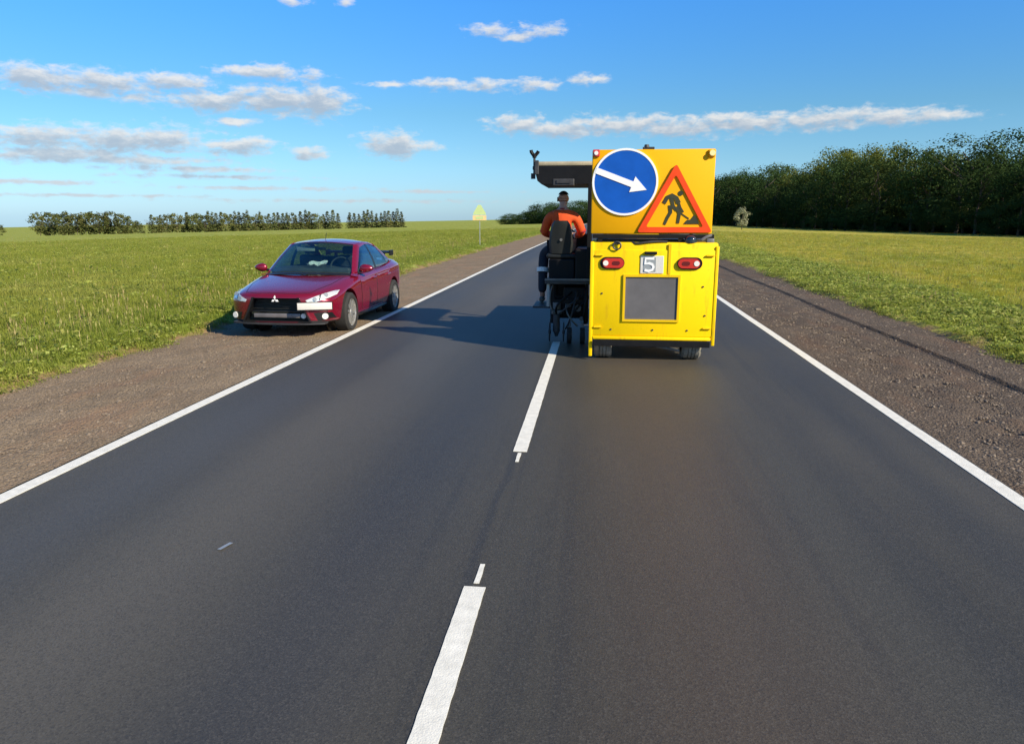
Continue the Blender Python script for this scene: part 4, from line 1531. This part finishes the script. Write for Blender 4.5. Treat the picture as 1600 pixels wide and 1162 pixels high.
    for s in sgn:
        bm = BM(); box(bm, s * .665 - .012, s * .665 + .012, 4.12, 4.36, 1.09, 1.20, .006)
        co('wing_end_plate', bm, M['car_black'], wing)
        bm = BM(); box(bm, s * .5 - .015, s * .5 + .015, 4.18, 4.32, 1.03, 1.15, .005)
        co('wing_stay', bm, M['car_black'], wing)
    bm = BM(); tube(bm, [(.0, 2.32, 1.47), (.0, 2.42, 1.60)], .006, 6, .003)
    co('aerial', bm, M['car_black'], T)
    # --- wheels
    for ay in AX:
        for s in sgn:
            x0 = s * .80
            bm = BM()
            w = .225
            prof = [(-w / 2, WR * .70), (-w / 2 - .004, WR * .88), (-w / 2 + .025, WR * .985), (-.03, WR), (.03, WR), (w / 2 - .025, WR * .985), (w / 2 + .004, WR * .88), (w / 2, WR * .70)]
            n_ = 48
            rg = [[bm.verts.new((x0 + px, ay + pr * math.cos(2 * math.pi * k / n_), WR + pr * math.sin(2 * math.pi * k / n_))) for k in range(n_)] for px, pr in prof]
            for a, b in zip(rg, rg[1:]):
                for k in range(n_):
                    bm.faces.new((a[k], a[(k + 1) % n_], b[(k + 1) % n_], b[k]))
            wh = co('wheel', bm, M['rubber'], T)
            bm = BM()
            face = x0 + s * w * .40
            n_ = 40
            rr = WR * .72
            # rim lip
            prof = [(face + s * .012, rr), (face + s * .012, rr * .93), (face - s * .03, rr * .90), (face - s * .14, rr * .86)]
            rg = [[bm.verts.new((px, ay + pr * math.cos(2 * math.pi * k / n_), WR + pr * math.sin(2 * math.pi * k / n_))) for k in range(n_)] for px, pr in prof]
            for a, b in zip(rg, rg[1:]):
                for k in range(n_):
                    bm.faces.new((a[k], a[(k + 1) % n_], b[(k + 1) % n_], b[k]))
            cyl(bm, (face - s * .02, ay, WR), (face + s * .012, ay, WR), .05, .045, 16)
            for k in range(10):
                an = 2 * math.pi * k / 10 + .1
                spoke = BM(); box(spoke, -.011, .011, -.016, .016, .04, rr * .93)
                bmesh.ops.transform(spoke, matrix=Matrix.Translation((face - s * .006, ay, WR)) @ Matrix.Rotation(an, 4, 'X'), verts=spoke.verts)
                mm = bpy.data.meshes.new('t'); spoke.to_mesh(mm); spoke.free(); bm.from_mesh(mm); bpy.data.meshes.remove(mm)
            co('rim', bm, M['alloy'], wh, False)
            bm = BM(); cyl(bm, (face - s * .10, ay, WR), (face - s * .08, ay, WR), rr * .80, seg=24)
            co('brake_disc', bm, M['grey'], wh)
            # wheel well
            bm = BM(); cyl(bm, (s * .58, ay, WR + .01), (s * .60, ay, WR + .01), WR + .05, seg=30)
            co('wheel_well', bm, M['car_black'], T)
    # --- interior
    bm = BM(); box(bm, -.70, .70, 1.52, 1.86, .86, 1.0, .05, 3)
    co('dashboard', bm, M['interior'], T)
    bm = BM(); box(bm, -.74, .74, 1.62, 3.62, .88, .985, .02)
    co('cabin_floor', bm, M['interior'], T)
    for x in (-.36, .36):
        bm = BM(); box(bm, x - .23, x + .23, 2.48, 2.64, .7, 1.18, .06, 3)
        st = co('seat', bm, M['interior'], T)
        bm = BM(); box(bm, x - .13, x + .13, 2.50, 2.60, 1.19, 1.34, .04, 3)
        co('headrest', bm, M['interior'], st)
    bm = BM(); box(bm, -.62, .62, 3.25, 3.42, .7, 1.12, .06, 3)
    co('rear_seat', bm, M['interior'], T)
    bm = BM()
    wv = [Vector((.36 + .18 * math.cos(a), 2.02 + .05 * math.sin(a), .99 + .17 * math.sin(a))) for a in [2 * math.pi * i / 24 for i in range(24)]]
    tube(bm, wv + [wv[0]], .014, 6); tube(bm, [wv[0], (.36, 2.02, .97), wv[12]], .012, 6)
    co('steering_wheel', bm, M['interior'], T)
    bm = BM(); box(bm, -.10, .10, 2.05, 2.07, 1.285, 1.335, .01)
    co('rear_view_mirror', bm, M['car_black'], T)
    bm = BM(); box(bm, -.48, -.14, 2.14, 2.16, 1.26, 1.34, .01)
    co('sun_visor', bm, M['interior_light'], T)
    return T


car = build_car()
# crumpled papers lying on the dashboard
bm = BM()
bmesh.ops.create_grid(bm, x_segments=10, y_segments=6, size=1)
for v in bm.verts:
    v.co = Vector((v.co.x * .17, v.co.y * .08, .02 + .035 * mnoise.noise(v.co * 2.3) + .05 * max(0, v.co.y) + .02 * abs(v.co.x)))
bmesh.ops.solidify(bm, geom=bm.faces, thickness=.002)
bmesh.ops.translate(bm, verts=bm.verts, vec=(-5.03, 13.06, 1.02))
tag(obj('paper', bm, M['paper'], None, False), 'crumpled pale papers lying on the dashboard of the red car', 'paper')


# ------------------------------------------------------------------ far road sign
def build_sign():
    x, y = -7.55, 48.0
    z0 = float(ground_z(x, y))
    T = thing('road_sign', 'yellow green triangular warning sign on a thin post beside the road far ahead', 'road sign', (x, y, z0))
    bm = BM(); cyl(bm, (x, y, z0 - .3), (x, y, z0 + 2.5), .022, seg=10)
    obj('post', bm, M['galv'], T, True)
    bm = BM(); prism(bm, [(x - .42, z0 + 2.0), (x + .42, z0 + 2.0), (x + .38, z0 + 2.15), (x + .09, z0 + 2.62), (x - .09, z0 + 2.62), (x - .38, z0 + 2.15)], y - .06, y - .04)
    obj('panel', bm, M['fluo'], T)
    bm = BM(); prism(bm, [(x - .44, z0 + 1.66), (x + .44, z0 + 1.66), (x + .44, z0 + 1.97), (x - .44, z0 + 1.97)], y - .06, y - .04)
    obj('plate', bm, M['fluo_plate'], T)
    bm = BM(); prism(bm, [(x - .24, z0 + 1.74), (x + .24, z0 + 1.74), (x + .24, z0 + 1.90), (x - .24, z0 + 1.90)], y - .066, y - .058)
    obj('plate_stripe', bm, M['fluo'], T)
    return T


build_sign()


# ------------------------------------------------------------------ trees
def leaf_quads(centers, normals, sizes, rs):
    """one small quad per leaf clump, loosely facing outwards"""
    n = len(centers)
    nrm = normals + rs.normal(0, .36, (n, 3))
    nrm /= np.linalg.norm(nrm, axis=1, keepdims=True) + 1e-9
    up = rs.normal(0, 1, (n, 3))
    t = np.cross(nrm, up); t /= np.linalg.norm(t, axis=1, keepdims=True) + 1e-9
    b = np.cross(nrm, t)
    s = sizes[:, None]
    k1 = rs.uniform(.7, 1.2, (n, 1)); k2 = rs.uniform(.45, .9, (n, 1))
    v = np.stack([centers - t * s * k1, centers - b * s * k2, centers + t * s * k1 * rs.uniform(.7, 1.1, (n, 1)), centers + b * s * k2], 1)
    return v.reshape(-1, 3), np.arange(4 * n).reshape(n, 4)


def crown_mesh(name, kind, seed, mats, n_clump=46, per=100, leaf=.22):
    """unit tree: 1 m high in all; scaled when placed"""
    rs = np.random.default_rng(seed)
    C, N, S = [], [], []
    if kind == 'broad':
        lobes = []
        for k in range(n_clump):
            h = rs.uniform(.16, 1.0)
            prof = math.sin(min(1, (h - .10) / .62) * math.pi / 2) if h < .55 else math.sqrt(max(0.02, 1 - ((h - .55) / .47) ** 2))
            rad = .30 * prof * rs.uniform(.55, 1.12)
            a = rs.uniform(0, 2 * math.pi)
            lobes.append((rad * math.cos(a), rad * math.sin(a), h * .92, rs.uniform(.075, .145)))
        for (x, y, z, r) in lobes:
            d = rs.normal(0, 1, (per, 3)); d /= np.linalg.norm(d, axis=1, keepdims=True)
            rr = r * rs.uniform(.55, 1.1, (per, 1))
            C.append(np.array([x, y, z]) + d * rr * np.array([1, 1, .8])); N.append(d + np.array([0, 0, .35]))
            S.append(np.full(per, leaf * .05) * rs.uniform(.6, 1.4, per))
    else:                                                       # spruce: whorls of drooping boughs
        lev = 24
        for k in range(lev):
            z = .06 + .93 * k / lev
            rad = .19 * (1 - z) ** .85 + .01
            m = max(6, int(per * 1.1 * (1 - z)) + 6)
            a = rs.uniform(0, 2 * math.pi, m); q = rs.uniform(.25, 1.08, m)
            C.append(np.stack([rad * q * np.cos(a), rad * q * np.sin(a), z - .05 * q + rs.normal(0, .006, m)], 1))
            N.append(np.stack([np.cos(a) * .5, np.sin(a) * .5, np.ones(m)], 1))
            S.append(np.full(m, leaf * .055) * rs.uniform(.6, 1.3, m))
    v, f = leaf_quads(np.concatenate(C), np.concatenate(N), np.concatenate(S), rs)
    me = bpy.data.meshes.new(name)
    me.from_pydata(v.tolist(), [], f.tolist())
    me.materials.append(mats)
    return me


def trunk_mesh(seed, top=.8, r=.016):
    rs = random.Random(seed)
    bm = BM()
    pts = [(rs.uniform(-.012, .012) * k, rs.uniform(-.012, .012) * k, -.03 + (top + .03) * k / 5) for k in range(6)]
    tube(bm, pts, r, 7, r * .25)
    for k in range(7):
        z = rs.uniform(.22, .65); a = rs.uniform(0, 6.28); l = rs.uniform(.12, .24)
        tube(bm, [(0, 0, z), (math.cos(a) * l * .55, math.sin(a) * l * .55, z + l * .45), (math.cos(a) * l, math.sin(a) * l, z + l * .95)], r * .42, 5, r * .1)
    me = bpy.data.meshes.new('trunk')
    bm.to_mesh(me); bm.free()
    me.materials.append(M['bark'])
    return me


BROAD = [crown_mesh('crown', 'broad', 10 + i, M['leaf_dark']) for i in range(5)]
OLIVE_SUNLIT = [crown_mesh('crown', 'broad', 30 + i, M['leaf_olive']) for i in range(3)]
SPRUCE = [crown_mesh('crown', 'spruce', 50 + i, M['needle']) for i in range(3)]
FARB = [crown_mesh('crown', 'broad', 70 + i, M['leaf_far'], 26, 30, .62) for i in range(5)]
FARS = [crown_mesh('crown', 'spruce', 90 + i, M['leaf_far'], 26, 20, .7) for i in range(3)]
TRUNKS = [trunk_mesh(i) for i in range(4)]


def put_tree(name, crown, x, y, h, wid, label, cat, group, trunk=True, sink=0.0):
    z = float(ground_z(x, y)) - sink
    T = bpy.data.objects.new(name, None)
    COL.objects.link(T)
    T.location = (x, y, z)
    T.rotation_euler = (0, 0, random.uniform(0, 6.28))
    T['label'] = label; T['category'] = cat
    if group:
        T['group'] = group
    parts = [('crown', crown)] + ([('trunk', random.choice(TRUNKS))] if trunk else [])
    for nm, me in parts:
        o = bpy.data.objects.new(nm, me)
        COL.objects.link(o)
        o.parent = T
        o.scale = (h * wid, h * wid, h)
    return T


# forest edge on the right: runs from beside the camera away to the far left of the road's end
EDGE = [(105, 52), (88, 78), (68, 122), (60, 158), (53, 190), (41, 255), (26, 420), (4, 640), (-60, 860), (-128, 1010)]


def edge_at(s):
    L = [math.dist(a, b) for a, b in zip(EDGE, EDGE[1:])]
    for (a, b), l in zip(zip(EDGE, EDGE[1:]), L):
        if s <= l:
            t = s / l
            d = ((b[0] - a[0]) / l, (b[1] - a[1]) / l)
            return (a[0] + (b[0] - a[0]) * t, a[1] + (b[1] - a[1]) * t, d)
        s -= l
    return None


ONES = 'zeroth first second third fourth fifth sixth seventh eighth ninth tenth eleventh twelfth thirteenth fourteenth fifteenth sixteenth seventeenth eighteenth nineteenth'.split()
CARD = 'zero one two three four five six seven eight nine'.split()
TENS = {2: 'twent', 3: 'thirt', 4: 'fort', 5: 'fift', 6: 'sixt', 7: 'sevent', 8: 'eight', 9: 'ninet'}


def nth(n):
    if n < 20:
        return ONES[n]
    if n >= 100:
        return 'hundred' + ('th' if n == 100 else ' and ' + nth(n - 100))
    t, u = divmod(n, 10)
    return TENS[t] + 'ieth' if u == 0 else TENS[t] + 'y ' + ONES[u]


FOREST = []


def plant_forest():
    s = 0.0
    while True:
        e = edge_at(s)
        if e is None:
            break
        x, y, d = e
        dist = math.hypot(x, y)
        nx, ny = d[1], -d[0]                                    # away from the road
        far = dist > 300
        rows = ((0, .84), (7, .95), (15, 1.03)) if not far else ((0, 1.0),)
        for row, (depth, hk) in enumerate(rows):
            xx = x + nx * (depth + random.uniform(-1.6, 1.6)) + d[0] * random.uniform(-1.5, 1.5)
            yy = y + ny * (depth + random.uniform(-1.6, 1.6)) + d[1] * random.uniform(-1.5, 1.5)
            h = FOREST_H(dist) * hk * random.uniform(.72, 1.15)
            u = random.random()
            az = math.degrees(math.atan2(xx, yy))
            if u < .16 and 20 < az:
                kind, t = 'spruce', put_tree('spruce_tree', random.choice(SPRUCE), xx, yy, h * 1.04, 1.25, '', 'tree', 'spruces in the forest on the right')
            elif row > 0 and u < (.75 if 14 < az < 23 else .42):  # more of the lighter leaves where the treetops should look sunlit
                kind, t = 'olive', put_tree('broadleaf_tree', random.choice(OLIVE_SUNLIT), xx, yy, h * 1.05, random.uniform(1.0, 1.3), '', 'tree', 'olive broadleaf trees in the forest on the right')
            else:
                kind, t = 'dark', put_tree('broadleaf_tree', random.choice(BROAD), xx, yy, h, random.uniform(1.0, 1.35) * (1.9 if far else 1), '', 'tree',
                                           'dark broadleaf trees in the forest on the right' if not far else 'broadleaf trees at the far end of the forest')
            FOREST.append((az, kind, row, far, t))
        s += 7.2 if dist < 300 else 11.5
    count = {}
    words = {'spruce': 'dark pointed spruce', 'olive': 'sunlit olive broadleaf tree', 'dark': 'dark green broadleaf tree'}
    where = ('in the forest front row', 'in the second forest row', 'in the third forest row')
    for az, kind, row, far, t in sorted(FOREST, key=lambda q: q[0]):
        if far:
            t['label'] = 'dark broadleaf tree at the low distant end of the forest, beyond the machine'
            t['group'] = 'trees at the far end of the forest'
        elif az > 28:
            t['label'] = words[kind] + ' ' + where[row] + ', beyond the right edge of view'
        elif az < 9.8:
            t['label'] = words[kind] + ' ' + where[row] + ', hidden behind the yellow machine'
        else:
            count[(kind, row)] = c = count.get((kind, row), 0) + 1
            t['label'] = words[kind] + ' ' + where[row] + ', ' + nth(c) + ' from the sign board'


def FOREST_H(dist):
    return float(np.interp(dist, [60, 125, 170, 200, 260, 420, 640, 860, 1010], [19, 20.0, 18, 18.5, 17.5, 19, 22, 25, 13]))


plant_forest()
# deep dark wood behind the front rows (reads as one mass)
rs = np.random.default_rng(5)
vv, ff, base_i = [], [], 0
tot = 0
for k in range(1250):
    s = rs.uniform(0, 330)
    e = edge_at(s)
    x, y, d = e
    dep = rs.uniform(16, 48)
    xx, yy = x + d[1] * dep, y - d[0] * dep
    h = FOREST_H(math.hypot(x, y)) * rs.uniform(.82, 1.02)
    z = float(ground_z(xx, yy))
    n = 60
    c = np.stack([rs.normal(0, 2.2, n), rs.normal(0, 2.2, n), rs.uniform(0, .84, n) ** 1.3 * h], 1) + np.array([xx, yy, z])
    v, f = leaf_quads(c, rs.normal(0, 1, (n, 3)), rs.uniform(.5, 1.0, n), rs)
    vv.append(v); ff.append(f + base_i); base_i += len(v)
me = bpy.data.meshes.new('forest_interior')
me.from_pydata(np.concatenate(vv).tolist(), [], np.concatenate(ff).tolist())
o = link_mesh('forest_interior', me, M['leaf_dark'])
o['kind'] = 'stuff'
# shrubs along the forest foot
shr = 0
s = 0
while s < 330:
    x, y, d = edge_at(s)
    put_tree('shrub', random.choice(BROAD), x - d[1] * random.uniform(1, 3), y + d[0] * random.uniform(1, 3), random.uniform(3.5, 7.5), random.uniform(1.5, 2.2),
             'low dark shrub at the foot of the forest along the right hand field', 'shrub', 'shrubs at the foot of the forest', trunk=False, sink=.6)
    s += random.uniform(7, 11)
put_tree('pale_tree', crown_mesh('crown', 'broad', 201, M['leaf_pale'], 30, 40, .5), 27.0, 147, 4.3, 1.3, 'small pale grey green tree standing in front of the dark forest, right of the machine', 'tree', None)

# tree row on the left horizon
FAR_D = 560.0


def far_tree(px, kind, hpx, d, label, group, wid):
    a = R(-6.498) + math.atan((px - 800) / 1160.0 / math.cos(R(11.83)) * math.cos(R(11.83)) * .979)
    x, y = d * math.sin(a), d * math.cos(a)
    top = .0
    me = random.choice(FARB if kind == 'b' else FARS)
    # tall enough that its top shows hpx/1160 rad over the field's skyline
    zc = float(ground_z(x, y))
    h = hpx * d / 1160.0
    t = put_tree('birch_tree' if kind == 'b' else 'conifer_tree', me, x, y, h, wid, label, 'tree', group, trunk=True, sink=.3)
    return t


def far_row():
    px = 60.0
    k = 0
    while px < 632:
        gap = (222 < px < 232) or (534 < px < 542)
        low = 205 < px < 225
        if not gap:
            kind = 's' if (px > 540 or (px > 235 and random.random() < .45) or random.random() < .2) else 'b'
            hp = (32 if kind == 'b' else 35) * random.uniform(.86, 1.08) * (.68 if low else 1)
            if 60 < px < 75:
                hp *= 1.0
            k += 1
            lab = ('round topped tree' if kind == 'b' else 'narrow pointed conifer') + ' in the skyline row, ' + nth(k) + ' tree from its left end'
            far_tree(px, kind, hp, FAR_D + random.uniform(-25, 25), lab, 'trees of the skyline row on the left', random.uniform(.85, 1.2) if kind == 'b' else 1.5)
        px += random.uniform(5.5, 8.5)
    far_tree(-4, 'b', 19, FAR_D, 'lone tree left of the skyline row, cut by the edge of the view', None, 1.0)


far_row()


# ------------------------------------------------------------------ grass and pebbles
def blade_mesh(name, n, h0, h1, spread, width, lean, m, seed, head=False):
    rs = np.random.default_rng(seed)
    v, f = [], []
    for k in range(n):
        a = rs.uniform(0, 2 * math.pi); r = spread * math.sqrt(rs.uniform(0, 1))
        b = np.array([r * math.cos(a), r * math.sin(a), 0])
        d = rs.uniform(0, 2 * math.pi); dv = np.array([math.cos(d), math.sin(d), 0])
        sd_ = np.array([-dv[1], dv[0], 0])
        h = rs.uniform(h0, h1); ln = lean * rs.uniform(.2, 1.2) * h; w = width * rs.uniform(.6, 1.3)
        i = len(v)
        for t, ww in ((0, 1), (.45, .8), (.8, .5)):
            c = b + dv * ln * t * t + np.array([0, 0, h * t])
            v += [c - sd_ * w * ww / 2, c + sd_ * w * ww / 2]
        v.append(b + dv * ln + np.array([0, 0, h]))
        f += [(i, i + 1, i + 3, i + 2), (i + 2, i + 3, i + 5, i + 4), (i + 4, i + 5, i + 6)]
        if head:
            c = b + dv * ln * .9 + np.array([0, 0, h * .95])
            j = len(v)
            v += [c + sd_ * .010, c + dv * .010 + np.array([0, 0, .05]), c - sd_ * .010, c - np.array([0, 0, .04])]
            f.append((j, j + 1, j + 2, j + 3))
    me = bpy.data.meshes.new(name)
    me.from_pydata([tuple(p) for p in v], [], f)
    me.materials.append(m)
    return me


def weed_mesh(name, n, seed, m):
    rs = np.random.default_rng(seed)
    c = np.stack([rs.normal(0, .09, n), rs.normal(0, .09, n), rs.uniform(.01, .16, n)], 1)
    v, f = leaf_quads(c, np.stack([rs.normal(0, .4, n), rs.normal(0, .4, n), np.ones(n)], 1), rs.uniform(.02, .045, n), rs)
    me = bpy.data.meshes.new(name)
    me.from_pydata(v.tolist(), [], f.tolist())
    me.materials.append(m)
    return me


def pebble_mesh(seed):
    bm = BM()
    bmesh.ops.create_icosphere(bm, subdivisions=1, radius=1)
    rr = random.Random(seed)
    for v in bm.verts:
        v.co = Vector((v.co.x * rr.uniform(.8, 1.2), v.co.y * rr.uniform(.7, 1.1), v.co.z * rr.uniform(.5, .8)))
    me = bpy.data.meshes.new('pebble')
    bm.to_mesh(me); bm.free()
    me.materials.append(M['pebble'])
    return me


def scatter(name, meshes, pts, scales, rots, ids):
    """one object of kind stuff: its node tree sets a copy of a source mesh on every point"""
    src = bpy.data.collections.new(name + '_source')
    for i, me in enumerate(meshes):
        o = bpy.data.objects.new('%s_%02d' % (name, i), me)
        src.objects.link(o)
    me = bpy.data.meshes.new(name)
    me.from_pydata(pts.tolist(), [], [])
    for nm, typ, dat in (('size', 'FLOAT', scales), ('turn', 'FLOAT', rots), ('pick', 'INT', ids)):
        at = me.attributes.new(nm, typ, 'POINT')
        at.data.foreach_set('value', dat)
    o = bpy.data.objects.new(name, me)
    COL.objects.link(o)
    ng = bpy.data.node_groups.new(name, 'GeometryNodeTree')
    ng.interface.new_socket('Geometry', in_out='INPUT', socket_type='NodeSocketGeometry')
    ng.interface.new_socket('Geometry', in_out='OUTPUT', socket_type='NodeSocketGeometry')
    N_ = ng.nodes
    gi, go = N_.new('NodeGroupInput'), N_.new('NodeGroupOutput')
    ip = N_.new('GeometryNodeInstanceOnPoints')
    ci = N_.new('GeometryNodeCollectionInfo')
    ci.inputs['Collection'].default_value = src
    ci.inputs['Separate Children'].default_value = True
    ci.inputs['Reset Children'].default_value = True
    ip.inputs['Pick Instance'].default_value = True

    def att(nm, typ):
        a = N_.new('GeometryNodeInputNamedAttribute')
        a.data_type = typ
        a.inputs['Name'].default_value = nm
        return a.outputs['Attribute']
    cx = N_.new('ShaderNodeCombineXYZ')
    L = ng.links.new
    L(att('turn', 'FLOAT'), cx.inputs[2])
    L(gi.outputs[0], ip.inputs['Points'])
    L(ci.outputs[0], ip.inputs['Instance'])
    L(att('pick', 'INT'), ip.inputs['Instance Index'])
    L(cx.outputs[0], ip.inputs['Rotation'])
    L(att('size', 'FLOAT'), ip.inputs['Scale'])
    L(ip.outputs[0], go.inputs[0])
    md = o.modifiers.new('scatter', 'NODES')
    md.node_group = ng
    o['kind'] = 'stuff'
    return o


def polar_points(n, az0, az1, r0, r1, power, seed):
    """points round the camera's side of the field, thinning with distance"""
    rs = np.random.default_rng(seed)
    az = np.radians(rs.uniform(az0, az1, n))
    u = rs.uniform(0, 1, n)
    k = 2 - power
    r = (r0 ** k + u * (r1 ** k - r0 ** k)) ** (1 / k)
    return r * np.sin(az), r * np.cos(az), r, rs


GB = [blade_mesh('grass_tuft', 18, .06, .15, .15, .011, .9, M['grass'], s) for s in range(3)]
GT = [blade_mesh('tall_grass_tuft', 16, .10, .22, .14, .010, .7, M['grass'], 20 + s) for s in range(3)]
ST_ = [blade_mesh('straw_tuft', 3, .24, .42, .12, .005, .3, M['straw'], 40 + s, True) for s in range(2)]
WD = [weed_mesh('weed', 34, 60 + s, M['weed']) for s in range(2)]


def plant(name, side, n, seed):
    if side < 0:
        x, y, r, rs = polar_points(n, -62, -4, 7.0, 130, 1.45, seed)
        edge = -x - (-XL - .32)
    else:
        x, y, r, rs = polar_points(n, 3, 48, 6.0, 110, 1.45, seed)
        edge = x - (XR + .0)
    wob = np.sin(y * 1.3) * .14 + np.sin(y * 3.1 + 1) * .1 + np.sin(y * .37) * .15
    e = edge + wob
    # sparse at the gravel, closing up half a metre in
    keep = (e > 0) & (rs.uniform(0, 1, n) < np.clip(.25 + e * 1.3, 0, 1))
    if side > 0:
        keep &= (e < 3) | (rs.uniform(0, 1, n) < .6)
    keep |= (e > -.55) & (e <= 0) & (rs.uniform(0, 1, n) < .035)
    x, y, r, e = x[keep], y[keep], r[keep], e[keep]
    z = ground_z(x, y) - .01
    m = len(x)
    u = rs.uniform(0, 1, m)
    pn = np.sin(x * .45 + 1.3 * np.sin(y * .21)) * np.sin(y * .33 + x * .1)
    if side < 0:
        ids = np.where(u < .50, rs.integers(0, 3, m), 3 + rs.integers(0, 3, m))
        straw = (rs.uniform(0, 1, m) < np.where((e > .5) & (e < 2.6), .05, .006) + .006 * (pn > .4))
        ids = np.where(straw, 6 + rs.integers(0, 2, m), ids)
        weed = (rs.uniform(0, 1, m) < np.where(e < .8, .25, .05))
        ids = np.where(weed, 8 + rs.integers(0, 2, m), ids)
        sc = rs.uniform(.7, 1.25, m) * np.clip(.45 + e * .45, .45, 1.0)
    else:
        ids = np.where(u < .6, rs.integers(0, 3, m), 3 + rs.integers(0, 3, m))
        straw = (rs.uniform(0, 1, m) < np.where(e > 3, .07, .015) + .05 * (pn > .35) * (e > 3))
        ids = np.where(straw, 6 + rs.integers(0, 2, m), ids)
        weed = (rs.uniform(0, 1, m) < np.where(e < 2.6, .55, .10))
        ids = np.where(weed, 8 + rs.integers(0, 2, m), ids)
        sc = rs.uniform(.65, 1.2, m) * np.clip(.5 + e * .4, .5, 1.0) * np.where(e > 3, .75, 1)
    sc = sc * np.clip(1 + (r - 40) / 160, 1, 1.6)
    return scatter(name, GB + GT + ST_ + WD, np.stack([x, y, z], 1), sc.astype(np.float32), rs.uniform(0, 6.28, m).astype(np.float32), ids.astype(np.int32))


plant('meadow_grass', -1, 170000, 101)
plant('meadow_grass', 1, 125000, 102)


def pebbles(name, x0, x1, n, seed, ymax=24, big=1.0):
    rs = np.random.default_rng(seed)
    x = rs.uniform(x0, x1, n)
    y = 3.0 + (ymax - 3.0) * rs.uniform(0, 1, n) ** 1.5
    z = road_z(y) - .010 - (.05 * np.clip((-x - 4.2) / 2.6, 0, 1) if x0 < 0 else .02 * np.clip((x - 3.1) / 1.6, 0, 1) - .030 * (x > 4.8))
    s = rs.lognormal(math.log(.0085 * big), .45, n)
    return scatter(name, [pebble_mesh(i) for i in range(4)], np.stack([x, y, z], 1), s.astype(np.float32), rs.uniform(0, 6.28, n).astype(np.float32), rs.integers(0, 4, n).astype(np.int32))


pebbles('gravel', XL - .1, -4.2, 17000, 201)
pebbles('gravel', 3.06, XR + .1, 22000, 202, 24, 1.15)
